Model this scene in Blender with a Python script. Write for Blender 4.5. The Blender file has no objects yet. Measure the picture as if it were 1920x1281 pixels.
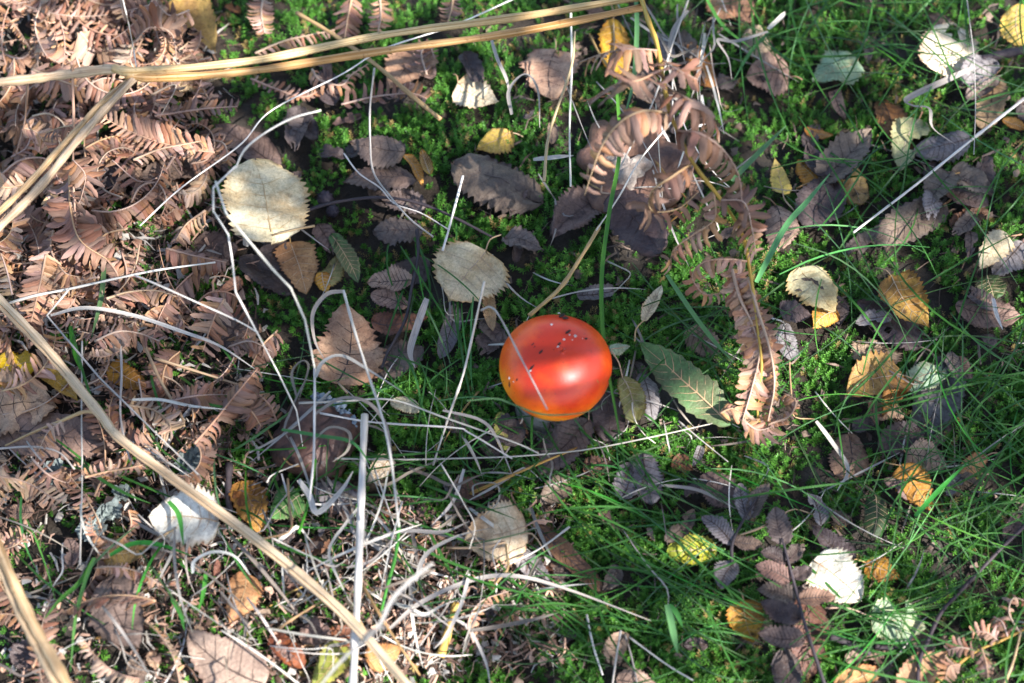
import bpy, math, random
import numpy as np
from mathutils import Vector, Matrix, noise

random.seed(11)
rng = np.random.default_rng(11)
R = math.radians
scene = bpy.context.scene
C = scene.collection

# ------------------------------------------------------------------ camera
D, TILT, LENS = 0.86, R(28.0), 50.0
cam_d = bpy.data.cameras.new("camera")
cam = bpy.data.objects.new("camera", cam_d)
C.objects.link(cam)
CAM = Vector((0, -D * math.sin(TILT), D * math.cos(TILT)))
cam.location = CAM
cam.rotation_euler = (TILT, 0, 0)
cam_d.lens = LENS
cam_d.sensor_width = 36.0
cam_d.clip_start = 0.01
cam_d.clip_end = 500.0
cam_d.dof.use_dof = True
cam_d.dof.focus_distance = 0.842
cam_d.dof.aperture_fstop = 5.0
scene.camera = cam

# ------------------------------------------------------------------ sky, sun, exposure
SUN_EL, SUN_AZ = R(46.0), R(-32.0)          # azimuth measured from +x
SUN = Vector((math.cos(SUN_EL) * math.cos(SUN_AZ), math.cos(SUN_EL) * math.sin(SUN_AZ), math.sin(SUN_EL)))
world = bpy.data.worlds.new("World")
scene.world = world
world.use_nodes = True
wn = world.node_tree.nodes
sky = wn.new("ShaderNodeTexSky")
sky.sky_type = 'NISHITA'
sky.sun_disc = False
sky.sun_elevation = SUN_EL
sky.sun_rotation = math.pi / 2 - SUN_AZ
wn["Background"].inputs[1].default_value = 0.12
world.node_tree.links.new(sky.outputs[0], wn["Background"].inputs[0])
sun_d = bpy.data.lights.new("sun", 'SUN')
sun_d.energy = 4.9
sun_d.angle = R(0.53)
sun_d.color = (1.0, 0.985, 0.965)
sun_o = bpy.data.objects.new("sun", sun_d)
sun_o.rotation_euler = SUN.to_track_quat('Z', 'Y').to_euler()
sun_o.location = SUN * 20
C.objects.link(sun_o)
vs = scene.view_settings
vs.view_transform = 'Standard'
vs.look = 'None'
vs.exposure = 1.72
vs.gamma = 1.0
cy = scene.cycles
cy.use_denoising = True
cy.denoising_prefilter = 'ACCURATE'
cy.max_bounces = 6
cy.diffuse_bounces = 3
cy.glossy_bounces = 3
cy.transmission_bounces = 4
cy.use_adaptive_sampling = True
cy.adaptive_threshold = 0.01

# ------------------------------------------------------------------ ground shape and pixel -> place
def gz(x, y):
    return (0.006 * np.sin(9 * x + 1.3) * np.cos(8 * y - .5) + 0.004 * np.sin(21 * x + 4 * y)
            + 0.003 * np.cos(17 * y - 11 * x + 2))

CT, ST = math.cos(TILT), math.sin(TILT)
K = 36.0 / LENS / 1920.0
def P(px, py, h=0.0):
    """the point h metres above the ground whose line of sight passes the photograph's pixel"""
    a, b = (px - 960) * K, -(py - 640.5) * K
    d = Vector((a, ST + b * CT, -CT + b * ST))
    z = h
    for _ in range(6):
        t = (z - CAM.z) / d.z
        p = CAM + d * t
        z = float(gz(p.x, p.y)) + h
    return p
def mpp(p):
    return (p - CAM).dot(Vector((0, ST, -CT))) * K

# ------------------------------------------------------------------ mesh helpers
def make_mesh(name, verts, faces, mat=None, smooth=True, uvs=None):
    me = bpy.data.meshes.new(name)
    me.from_pydata([tuple(v) for v in verts], [], faces)
    if smooth:
        me.polygons.foreach_set("use_smooth", [True] * len(me.polygons))
    if uvs is not None:
        ul = me.uv_layers.new(name="UVMap")
        li = np.empty(len(me.loops), dtype=np.int32)
        me.loops.foreach_get("vertex_index", li)
        ul.data.foreach_set("uv", np.asarray(uvs, dtype=np.float32)[li].ravel())
    if mat:
        me.materials.append(mat)
    me.update()
    return me
def link(name, me, parent=None, loc=None):
    o = bpy.data.objects.new(name, me)
    C.objects.link(o)
    if parent is not None:
        o.parent = parent
    if loc is not None:
        o.location = loc
    return o
def tag(o, label, cat, group=None, kind=None):
    if kind:
        o["kind"] = kind
    if label:
        o["label"] = label
        o["category"] = cat
    if group:
        o["group"] = group
    if not kind:
        o["kind"] = "thing"
    return o
def empty(name, loc):
    o = bpy.data.objects.new(name, None)
    o.empty_display_size = 0.01
    o.location = loc
    C.objects.link(o)
    return o
def catmull(pts, n):
    """n points spread evenly in parameter along a smooth curve through pts (Vectors)"""
    pts = [np.array(p, float) for p in pts]
    if len(pts) == 2:
        return [pts[0] + (pts[1] - pts[0]) * t for t in np.linspace(0, 1, n)]
    q = [2 * pts[0] - pts[1]] + pts + [2 * pts[-1] - pts[-2]]
    out = []
    for s in np.linspace(0, len(pts) - 1 - 1e-6, n):
        i = int(s); t = s - i
        p0, p1, p2, p3 = q[i:i + 4]
        out.append(.5 * ((2 * p1) + (p2 - p0) * t + (2 * p0 - 5 * p1 + 4 * p2 - p3) * t * t + (3 * p1 - p0 - 3 * p2 + p3) * t ** 3))
    return out
def frames(pts):
    pts = np.array(pts)
    t = np.gradient(pts, axis=0)
    t /= np.linalg.norm(t, axis=1)[:, None] + 1e-12
    ref = np.array([0.05, 0.1, 1.0])
    s = np.cross(t, ref)
    s /= np.linalg.norm(s, axis=1)[:, None] + 1e-12
    u = np.cross(s, t)
    return pts, t, s, u
def tube_geo(pts, rad, sides=7, flat=1.0, groove=0.0):
    pts, t, s, u = frames(pts)
    n = len(pts)
    rad = np.broadcast_to(np.asarray(rad, float), (n,))
    V, F, U = [], [], []
    for i in range(n):
        for k in range(sides):
            a = 2 * math.pi * k / sides
            rr = rad[i] * (1 - groove * max(0, math.cos((a - math.pi / 2))) ** 6)
            V.append(pts[i] + s[i] * math.cos(a) * rr + u[i] * math.sin(a) * rr * flat)
            U.append((i / (n - 1), k / sides))
    for i in range(n - 1):
        for k in range(sides):
            a, b = i * sides + k, i * sides + (k + 1) % sides
            F.append((a, b, b + sides, a + sides))
    F.append(tuple(range(sides))[::-1])
    F.append(tuple(range((n - 1) * sides, n * sides)))
    return V, F, U
def merge(parts):
    V, F, U = [], [], []
    for v, f, u in parts:
        o = len(V)
        V += list(v); U += list(u)
        F += [tuple(i + o for i in q) for q in f]
    return V, F, U

# ------------------------------------------------------------------ materials
MATS = {}
def nt(name):
    m = bpy.data.materials.new(name)
    m.use_nodes = True
    n = m.node_tree.nodes
    return m, n, m.node_tree.links, n["Principled BSDF"]
def ramp(n, stops):
    r = n.new("ShaderNodeValToRGB")
    e = r.color_ramp.elements
    while len(e) < len(stops):
        e.new(0.5)
    for i, (p, c) in enumerate(stops):
        e[i].position = p
        e[i].color = (*c, 1) if len(c) == 3 else c
    return r
def coords(n, l, scale=1.0):
    tc = n.new("ShaderNodeTexCoord"); oi = n.new("ShaderNodeObjectInfo")
    mul = n.new("ShaderNodeMath"); mul.operation = 'MULTIPLY'; mul.inputs[1].default_value = 7.31
    add = n.new("ShaderNodeVectorMath"); add.operation = 'ADD'
    l.new(oi.outputs["Random"], mul.inputs[0])
    l.new(tc.outputs["Object"], add.inputs[0]); l.new(mul.outputs[0], add.inputs[1])
    return add.outputs[0], oi.outputs["Random"], tc
def nz(n, l, co, scale, detail=4, rough=.6):
    x = n.new("ShaderNodeTexNoise")
    x.inputs["Scale"].default_value = scale
    x.inputs["Detail"].default_value = detail
    x.inputs["Roughness"].default_value = rough
    l.new(co, x.inputs["Vector"])
    return x.outputs[0]
def mix(n, l, fac, a, b, mode='MIX'):
    m = n.new("ShaderNodeMix"); m.data_type = 'RGBA'; m.blend_type = mode
    if isinstance(fac, (int, float)): m.inputs[0].default_value = fac
    else: l.new(fac, m.inputs[0])
    for k, v in ((6, a), (7, b)):
        if isinstance(v, tuple): m.inputs[k].default_value = (*v, 1)
        else: l.new(v, m.inputs[k])
    return m.outputs[2]
def hsv_random(n, l, col, rnd, dv=.3, dh=.02, ds=.2):
    h = n.new("ShaderNodeHueSaturation")
    for sock, amp, mid, k in (("Value", dv, 1.0, 1.0), ("Hue", dh, .5, 7.7), ("Saturation", ds, 1.0, 3.3)):
        a = n.new("ShaderNodeMath"); a.operation = 'MULTIPLY'; a.inputs[1].default_value = k
        f = n.new("ShaderNodeMath"); f.operation = 'FRACT'
        mr = n.new("ShaderNodeMapRange")
        mr.inputs[3].default_value = mid - amp; mr.inputs[4].default_value = mid + amp
        l.new(rnd, a.inputs[0]); l.new(a.outputs[0], f.inputs[0]); l.new(f.outputs[0], mr.inputs[0]); l.new(mr.outputs[0], h.inputs[sock])
    l.new(col, h.inputs["Color"])
    return h.outputs[0]
def finish(m, n, l, b, col, bump=None, transl=0.0, rough=.6, dist=.0006, bstr=.6, spec=.22):
    l.new(col, b.inputs["Base Color"])
    b.inputs["Specular IOR Level"].default_value = spec
    b.inputs["Roughness"].default_value = rough
    if bump is not None:
        bp = n.new("ShaderNodeBump")
        bp.inputs["Distance"].default_value = dist
        bp.inputs["Strength"].default_value = bstr
        l.new(bump, bp.inputs["Height"]); l.new(bp.outputs[0], b.inputs["Normal"])
    if transl > 0:
        t = n.new("ShaderNodeBsdfTranslucent"); l.new(col, t.inputs[0])
        ms = n.new("ShaderNodeMixShader"); ms.inputs[0].default_value = transl
        l.new(b.outputs[0], ms.inputs[1]); l.new(t.outputs[0], ms.inputs[2])
        l.new(ms.outputs[0], n["Material Output"].inputs[0])
    return m
def leaf_mat(name, c1, c2, edge, spot, spots=.35, rough=.55, transl=.18, blot=(.42, .68)):
    m, n, l, b = nt(name)
    co, rnd, tc = coords(n, l)
    big = nz(n, l, co, 55, 5, .65)
    rb = ramp(n, [(blot[0], (0, 0, 0)), (blot[1], (1, 1, 1))]); l.new(big, rb.inputs[0])
    col = mix(n, l, rb.outputs[0], c1, c2)
    # margin tint: distance from the midrib stored in the UV's v
    sx = n.new("ShaderNodeSeparateXYZ"); l.new(tc.outputs["UV"], sx.inputs[0])
    ab = n.new("ShaderNodeMath"); ab.operation = 'MULTIPLY_ADD'; ab.inputs[1].default_value = 2; ab.inputs[2].default_value = -1
    l.new(sx.outputs[1], ab.inputs[0])
    ab2 = n.new("ShaderNodeMath"); ab2.operation = 'ABSOLUTE'; l.new(ab.outputs[0], ab2.inputs[0])
    ed = n.new("ShaderNodeMath"); ed.operation = 'MULTIPLY_ADD'; ed.inputs[1].default_value = .45; l.new(big, ed.inputs[0]); l.new(ab2.outputs[0], ed.inputs[2])
    re = ramp(n, [(.98, (0, 0, 0)), (1.22, (1, 1, 1))])
    re = n.new("ShaderNodeMapRange"); re.inputs[1].default_value = .98; re.inputs[2].default_value = 1.28; l.new(ed.outputs[0], re.inputs[0])
    col = mix(n, l, re.outputs[0], col, edge)
    fine = nz(n, l, co, 900, 3, .7)
    rs = ramp(n, [(.60, (0, 0, 0)), (.70, (1, 1, 1))]); l.new(fine, rs.inputs[0])
    mid = nz(n, l, co, 170, 3, .6)
    rm = ramp(n, [(.58, (0, 0, 0)), (.72, (1, 1, 1))]); l.new(mid, rm.inputs[0])
    ms = n.new("ShaderNodeMath"); ms.operation = 'MULTIPLY'; ms.inputs[1].default_value = min(1, spots * 1.7)
    mx = n.new("ShaderNodeMath"); mx.operation = 'MAXIMUM'; l.new(rs.outputs[0], mx.inputs[0]); l.new(rm.outputs[0], mx.inputs[1])
    l.new(mx.outputs[0], ms.inputs[0])
    col = mix(n, l, ms.outputs[0], col, spot)
    pat = nz(n, l, co, 24, 6, .7)
    rp = ramp(n, [(.52, (0, 0, 0)), (.64, (.75, .75, .75))]); l.new(pat, rp.inputs[0])
    col = mix(n, l, rp.outputs[0], col, edge)
    grain = nz(n, l, co, 620, 4, .75)
    rg = ramp(n, [(.30, (.62, .60, .58)), (.70, (1.22, 1.22, 1.22))]); l.new(grain, rg.inputs[0])
    col = mix(n, l, .8, col, rg.outputs[0], 'MULTIPLY')
    col = hsv_random(n, l, col, rnd, .18, .012, .15)
    wr = nz(n, l, co, 420, 5, .6)
    MATS[name] = finish(m, n, l, b, col, wr, transl, rough, .0011, .8)
LM = dict(
    cream=((.60, .50, .33), (.52, .40, .23), (.40, .25, .12), (.12, .07, .04), .30, .5, .2),
    white=((.74, .69, .58), (.62, .52, .38), (.40, .27, .15), (.20, .12, .07), .30, .55, .2),
    tan=((.43, .29, .18), (.33, .20, .12), (.22, .13, .08), (.07, .045, .035), .40, .5, .15),
    pinktan=((.40, .27, .19), (.25, .155, .11), (.20, .12, .09), (.08, .05, .045), .35, .5, .15),
    orange=((.46, .24, .09), (.36, .16, .05), (.24, .10, .04), (.06, .035, .025), .45, .5, .18),
    ochre=((.46, .27, .08), (.26, .13, .05), (.20, .09, .03), (.05, .03, .02), .55, .5, .18),
    rust=((.20, .085, .04), (.12, .05, .03), (.10, .045, .03), (.04, .025, .02), .4, .45, .1),
    brown=((.19, .115, .085), (.12, .075, .06), (.10, .06, .05), (.05, .035, .03), .4, .5, .1),
    grey=((.20, .175, .17), (.13, .11, .11), (.10, .085, .085), (.06, .05, .05), .35, .5, .08),
    greybrown=((.185, .132, .102), (.100, .070, .058), (.085, .062, .056), (.04, .03, .03), .35, .45, .08),
    purple=((.100, .071, .064), (.050, .036, .036), (.062, .045, .044), (.025, .02, .022), .35, .38, .05),
    yellow=((.62, .41, .06), (.55, .36, .10), (.36, .20, .06), (.05, .035, .02), .35, .5, .22),
    yellowgreen=((.45, .42, .07), (.28, .33, .07), (.36, .26, .08), (.05, .04, .02), .3, .5, .22),
    palegreen=((.36, .47, .31), (.30, .40, .24), (.34, .32, .18), (.14, .12, .08), .3, .5, .2),
    olive=((.30, .30, .14), (.24, .20, .07), (.20, .14, .05), (.07, .05, .03), .35, .45, .2),
    green=((.085, .175, .055), (.06, .12, .04), (.10, .10, .05), (.07, .05, .05), .35, .4, .15),
    darkgreen=((.045, .08, .03), (.06, .065, .025), (.08, .06, .03), (.03, .025, .02), .3, .4, .15),
)
GAIN = dict(cream=1.22, white=.95, tan=1.2, pinktan=1.2, orange=1.2, ochre=1.2, yellow=1.12, palegreen=1.2, olive=1.15, green=1.2, brown=1.2, rust=1.2, grey=1.15)
for k, v in LM.items():
    g_ = GAIN.get(k, 1.0)
    leaf_mat(k, *[tuple(min(.82, c * g_) for c in q) for q in v[:3]], *v[3:])

def fibre_mat(name, c1, c2, spot=(.1, .07, .05), spots=.25, rough=.5, transl=0.0, su=6, sv=40, dv=.25, dh=.015):
    """stalks and blades: streaks run along the length (UV u) and vary across it (UV v)"""
    m, n, l, b = nt(name)
    co, rnd, tc = coords(n, l)
    mp = n.new("ShaderNodeMapping"); mp.inputs["Scale"].default_value = (su, sv, 1)
    l.new(tc.outputs["UV"], mp.inputs[0])
    ad = n.new("ShaderNodeVectorMath"); ad.operation = 'ADD'; l.new(mp.outputs[0], ad.inputs[0])
    mu = n.new("ShaderNodeMath"); mu.operation = 'MULTIPLY'; mu.inputs[1].default_value = 91.0; l.new(rnd, mu.inputs[0]); l.new(mu.outputs[0], ad.inputs[1])
    st = nz(n, l, ad.outputs[0], 1.0, 4, .6)
    rr = ramp(n, [(.35, c1), (.68, c2)]); l.new(st, rr.inputs[0])
    sp = nz(n, l, co, 330, 4, .65)
    rs = ramp(n, [(.60, (0, 0, 0)), (.74, (1, 1, 1))]); l.new(sp, rs.inputs[0])
    ms = n.new("ShaderNodeMath"); ms.operation = 'MULTIPLY'; ms.inputs[1].default_value = spots; l.new(rs.outputs[0], ms.inputs[0])
    col = mix(n, l, ms.outputs[0], rr.outputs[0], spot)
    col = hsv_random(n, l, col, rnd, dv, dh, .2)
    MATS[name] = finish(m, n, l, b, col, st, transl, rough, .0004, .7)
fibre_mat("stalk", (.64, .44, .24), (.30, .155, .055), (.12, .06, .03), .8, .42, 0, 4, 15, .1, .008)
fibre_mat("straw", (.68, .62, .54), (.42, .36, .29), (.12, .09, .07), .5, .5, .08, 5, 8, .34)
fibre_mat("dry_blade", (.50, .45, .40), (.25, .21, .175), (.12, .10, .09), .3, .55, .15, 3, 16, .42)
fibre_mat("old_blade", (.32, .265, .215), (.15, .115, .09), (.06, .045, .035), .4, .6, .12, 3, 16, .4)
fibre_mat("green_blade", (.038, .098, .034), (.065, .14, .036), (.22, .17, .05), .25, .32, .18, 2, 10, .35, .03)
fibre_mat("bright_blade", (.065, .21, .055), (.11, .28, .06), (.25, .22, .08), .10, .32, .22, 2, 12, .2, .02)
fibre_mat("ochre_stem", (.42, .28, .12), (.30, .17, .07), (.1, .06, .04), .3, .5, 0, 6, 5, .2)
fibre_mat("dark_twig", (.060, .045, .048), (.035, .027, .030), (.14, .12, .11), .3, .6, 0, 8, 4, .2)
fibre_mat("fern", (.45, .255, .165), (.26, .135, .082), (.13, .07, .045), .35, .55, .15, 1.2, 9, .38, .014)
fibre_mat("fern_stem", (.46, .31, .21), (.33, .20, .13), (.15, .09, .06), .3, .5, 0, 6, 4, .15)
fibre_mat("vein_dark", (.09, .06, .05), (.06, .04, .035), (.04, .03, .03), .2, .5, 0, 4, 4, .2)
fibre_mat("vein_pale", (.50, .36, .22), (.40, .27, .16), (.2, .12, .08), .3, .5, 0, 4, 4, .15)
fibre_mat("petiole", (.42, .27, .15), (.28, .15, .08), (.1, .06, .04), .3, .5, 0, 4, 4, .3)

# ground
m, n, l, b = nt("soil")
tc = n.new("ShaderNodeTexCoord")
a1 = nz(n, l, tc.outputs["Object"], 14, 6, .65)
a2 = nz(n, l, tc.outputs["Object"], 320, 5, .7)
col = mix(n, l, a2, (.006, .0045, .003), (.06, .044, .032))
r1 = ramp(n, [(.50, (0, 0, 0)), (.70, (1, 1, 1))]); l.new(a1, r1.inputs[0])
col = mix(n, l, r1.outputs[0], col, (.075, .066, .055))
finish(m, n, l, b, col, a2, 0, .9, .003, 1.0)
MATS["soil"] = m

# ------------------------------------------------------------------ ground
def build_ground():
    xs = np.unique(np.concatenate([np.linspace(-40, -1.2, 14), np.linspace(-1.2, 1.2, 190), np.linspace(1.2, 40, 14)]))
    ys = np.unique(np.concatenate([np.linspace(-40, -1.0, 14), np.linspace(-1.0, 1.2, 180), np.linspace(1.2, 40, 14)]))
    X, Y = np.meshgrid(xs, ys, indexing="ij")
    fine = np.zeros_like(X)
    near = (np.abs(X) < 1.2) & (np.abs(Y) < 1.2)
    for i, j in zip(*np.where(near)):
        fine[i, j] = .0035 * noise.fractal((X[i, j] * 45, Y[i, j] * 45, 3.1), 1.0, 2.0, 3)
    Z = gz(X, Y) + fine
    V = np.stack([X, Y, Z], -1).reshape(-1, 3)
    ny = len(ys)
    F = [(i * ny + j, (i + 1) * ny + j, (i + 1) * ny + j + 1, i * ny + j + 1) for i in range(len(xs) - 1) for j in range(ny - 1)]
    o = link("ground", make_mesh("ground", V, F, MATS["soil"]))
    o["kind"] = "structure"
build_ground()

# ------------------------------------------------------------------ added tree out of view, its crown shaped to dapple the sun
LIT = [  # pixel x, y, radius x, radius y, how far the crown is opened to let sun through
    (150, 1080, 260, 230, 1.0, .02), (420, 1120, 230, 200, 1.0, .02), (620, 1150, 150, 160, .95, .02), (310, 950, 200, 110, .95, .02), (560, 920, 120, 130, .5),
    (60, 640, 160, 130, .8), (230, 840, 170, 120, .75), (330, 620, 160, 110, .45), (60, 330, 80, 80, .7), (200, 120, 180, 120, .6, .03), (120, 420, 200, 160, .6, .03), (300, 500, 120, 100, .6, .02),
    (1098, 700, 74, 74, 1.0, .066), (1150, 620, 55, 60, .85), (1290, 690, 90, 70, .8), (1530, 660, 65, 75, 1.0), (1430, 790, 60, 40, .7, .035),
    (1240, 810, 60, 40, .7), (1590, 1090, 75, 55, 1.0), (1680, 1150, 85, 50, .9), (1600, 1190, 90, 50, 1.0), (1780, 1250, 80, 60, .85),
    (890, 510, 60, 50, .6), (740, 220, 80, 50, .5), (380, 40, 60, 50, .6), (1640, 380, 60, 30, .3), (1470, 430, 40, 50, .4), (1240, 560, 50, 45, .6),
    (690, 930, 90, 90, .5),
]
LITW = []
for (x, y, rx, ry, s, *hh) in LIT:
    p = P(x, y, hh[0] if hh else .012); k = mpp(p)
    p = p - SUN * (p.z / SUN.z)
    LITW.append((p.x, p.y, (rx + 52) * k, (ry + 52) * k / CT, s))
SHADE = []       # ground zones the added crown is filled in over, to shade them
for (x, y, rx, ry, hh) in ((955, 622, 40, 46, .06), (1760, 420, 200, 330, .012), (1760, 850, 160, 130, .012), (1300, 1000, 190, 110, .012), (1050, 880, 130, 60, .012), (1450, 60, 200, 90, .012)):
    p = P(x, y, hh); k = mpp(p)
    p = p - SUN * (p.z / SUN.z)
    SHADE.append((p.x, p.y, rx * k, ry * k / CT))
def lit(x, y):
    v = .27
    for (a, b_, c, d, s) in LITW:
        q = ((x - a) / c) ** 2 + ((y - b_) / d) ** 2
        v = max(v, s * (1.0 if q < .8 else math.exp(-(q - .8) * 3.5)))
    if v < .5 or (x - SHADE[0][0]) ** 2 / SHADE[0][2] ** 2 + (y - SHADE[0][1]) ** 2 / SHADE[0][3] ** 2 < 1:
        for (a, b_, c, d) in SHADE:
            if ((x - a) / c) ** 2 + ((y - b_) / d) ** 2 < 1: v = 0.0
    return v
m, n, l, b = nt("tree_leaf")
co, rnd, tc = coords(n, l)
finish(m, n, l, b, mix(n, l, nz(n, l, co, 3), (.07, .13, .03), (.16, .16, .03)), None, .15, .5)
MATS["tree_leaf"] = m
m, n, l, b = nt("bark")
co, rnd, tc = coords(n, l)
finish(m, n, l, b, mix(n, l, nz(n, l, co, 9, 6), (.10, .08, .07), (.45, .42, .38)), nz(n, l, co, 30), 0, .8, .01, 1)
MATS["bark"] = m
def build_shade_tree():
    root = empty("added_shade_tree", (2.6, -0.55, 0))
    tag(root, "added unseen birch tree with a crown shaped to dapple the ground", "tree")
    off = Vector(root.location)
    tr = [Vector((0, 0, -.05)), Vector((.03, .02, .8)), Vector((-.03, .03, 1.7)), Vector((.02, -.02, 2.6)), Vector((.0, 0, 3.4))]
    v, f, u = tube_geo(catmull(tr, 24), np.linspace(.06, .015, 24), 10)
    link("trunk", make_mesh("trunk", v, f, MATS["bark"], uvs=u), root)
    V, F, anchors = [], [], []
    cnt = 0
    while cnt < 8200:
        g = (random.uniform(-.95, .95), random.uniform(-.8, .85))
        t = random.uniform(1.3, 1.9)
        if random.random() < lit(*g):  # leaf left out so that sun reaches the wanted patch
            cnt += 1
            continue
        c = Vector((g[0], g[1], 0)) + SUN * t - off
        a = Vector((random.gauss(0, 1), random.gauss(0, 1), random.gauss(0, .7))).normalized()
        nn = (Vector((random.gauss(0, .6), random.gauss(0, .6), 1.0)) + SUN * .8).normalized()
        s = nn.cross(a).normalized(); a = s.cross(nn)
        L, W = random.uniform(.024, .040), random.uniform(.018, .028)
        i0 = len(V)
        V += [c - a * L / 2, c - a * L * .15 + s * W / 2, c + a * L * .25 + s * W * .36, c + a * L / 2, c + a * L * .25 - s * W * .36, c - a * L * .15 - s * W / 2]
        F.append((i0, i0 + 1, i0 + 2, i0 + 3, i0 + 4, i0 + 5))
        if cnt % 14 == 0:
            anchors.append(c)
        cnt += 1
    link("crown", make_mesh("crown", V, F, MATS["tree_leaf"], False), root)["kind"] = "stuff"
    limbs = []
    for i in range(10):
        e = random.choice(anchors)
        s0 = Vector((0, 0, random.uniform(1.0, 2.2)))
        limbs.append((s0, e))
        v, f, u = tube_geo(catmull([s0, (s0 + e) / 2 + Vector((0, 0, .12)), e], 10), np.linspace(.014, .003, 10), 6)
        link("limb", make_mesh("limb", v, f, MATS["bark"], uvs=u), root)
    parts = []
    for e in anchors:
        s0, e0 = min(limbs, key=lambda q: (q[1] - e).length)
        w = e0 + (s0 - e0) * .35 + Vector((0, 0, .08))
        parts.append(tube_geo(catmull([w, (w + e) / 2 + Vector((0, 0, .03)), e], 5), np.linspace(.003, .0012, 5), 4))
    v, f, u = merge(parts)
    link("twigs", make_mesh("twigs", v, f, MATS["bark"], uvs=u), root)["kind"] = "stuff"
build_shade_tree()

# ------------------------------------------------------------------ fallen leaves
FOOT = []            # footprints on the ground, so that the moss stays beneath them
PROF = {
    "birch": lambda u: (u ** .48) * ((1 - u) ** .98),
    "wide": lambda u: (u ** .42) * ((1 - u) ** .74),
    "oval": lambda u: (u * (1 - u)) ** .55,
    "lance": lambda u: (u ** .55) * ((1 - u) ** .70),
    "drop": lambda u: (u ** .75) * ((1 - u) ** .5),
}
PMAX = {k: max(f(t) for t in np.linspace(0, 1, 200)) for k, f in PROF.items()}
def leaf_geometry(shape, L, W, cup, bend, fold, teeth, tooth, wrinkle, seed, torn=None, skew=0.0):
    """surface function of the leaf; x along, y across, z up, centred on its middle"""
    f, fm = PROF[shape], PMAX[shape]
    def hw(u):
        u = min(max(u, 0), 1)
        k = 1 + .16 * noise.noise((u * 4, seed, 0)) + .07 * noise.noise((u * 13, seed, 4))
        return W / 2 * f(u) / fm * k + W * .006
    ph = random.random() * 6.28
    def S(u, v, edge=1.0):
        y = v * hw(u) * edge
        x = (u - .5) * L + abs(v) * -L * .03
        z = 0.0
        # roll across the midrib
        if abs(cup) > 1e-3:
            Rr = (W / 2) / cup
            z = Rr * (1 - math.cos(y / Rr)); y = Rr * math.sin(y / Rr)
        z += fold * abs(y)
        # wrinkles and wavy margin
        z += wrinkle * W * (noise.fractal((u * 3.2 + seed, v * 2.2, seed * .7), 1.0, 2.0, 3) * .55 + .20 * abs(v) ** 2 * math.sin(u * 13 + (ph if v > 0 else ph + 2)))
        if abs(bend) > 1e-3:
            Rb = L / bend
            a = x / Rb
            x, z = (Rb - z) * math.sin(a), Rb - (Rb - z) * math.cos(a)
        y += skew * W * (u - .5) ** 2 * 2
        return np.array((x, y, z))
    teeth = max(5, teeth + random.choice((-3, -2, -1, 0, 1, 2)))
    nu = max(teeth * 3 + 1, 22)
    cols = [-1, -.86, -.6, -.3, 0, .3, .6, .86, 1]
    V, U, F = [], [], []
    for i in range(nu):
        u = i / (nu - 1)
        # teeth point to the tip: rise slowly, drop sharply
        ph_ = (u * teeth) % 1.0
        jag = .5 + .5 * noise.noise((u * 23, seed * 3, 1))
        for c in cols:
            e = 1.0
            if abs(c) == 1 and 0.02 < u < .97:
                e = 1 + tooth * (ph_ - .45) * (.25 + 1.5 * jag) - .08 * jag
            uu = u
            V.append(S(uu, c, e)); U.append((u, .5 + c * .5))
    nc = len(cols)
    for i in range(nu - 1):
        for j in range(nc - 1):
            u, v = (i + .5) / (nu - 1), (cols[j] + cols[j + 1]) / 2
            if torn and torn(u, v):
                continue
            a = i * nc + j
            F.append((a, a + nc, a + nc + 1, a + 1))
    return V, F, U, S
TORN = {
    "notch": lambda u, v: u > .50 + .9 * abs(v + .05) and abs(v) < .62,
    "side": lambda u, v: v > .25 and .30 + .25 * (1 - v) < u < .62,
    "tip": lambda u, v: u > .80 + .10 * math.sin(v * 9),
    "half": lambda u, v: v < -.15 + .12 * math.sin(u * 14),
    "hole": lambda u, v: ((u - .45) / .05) ** 2 + ((v - .40) / .16) ** 2 < 1,
}
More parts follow.
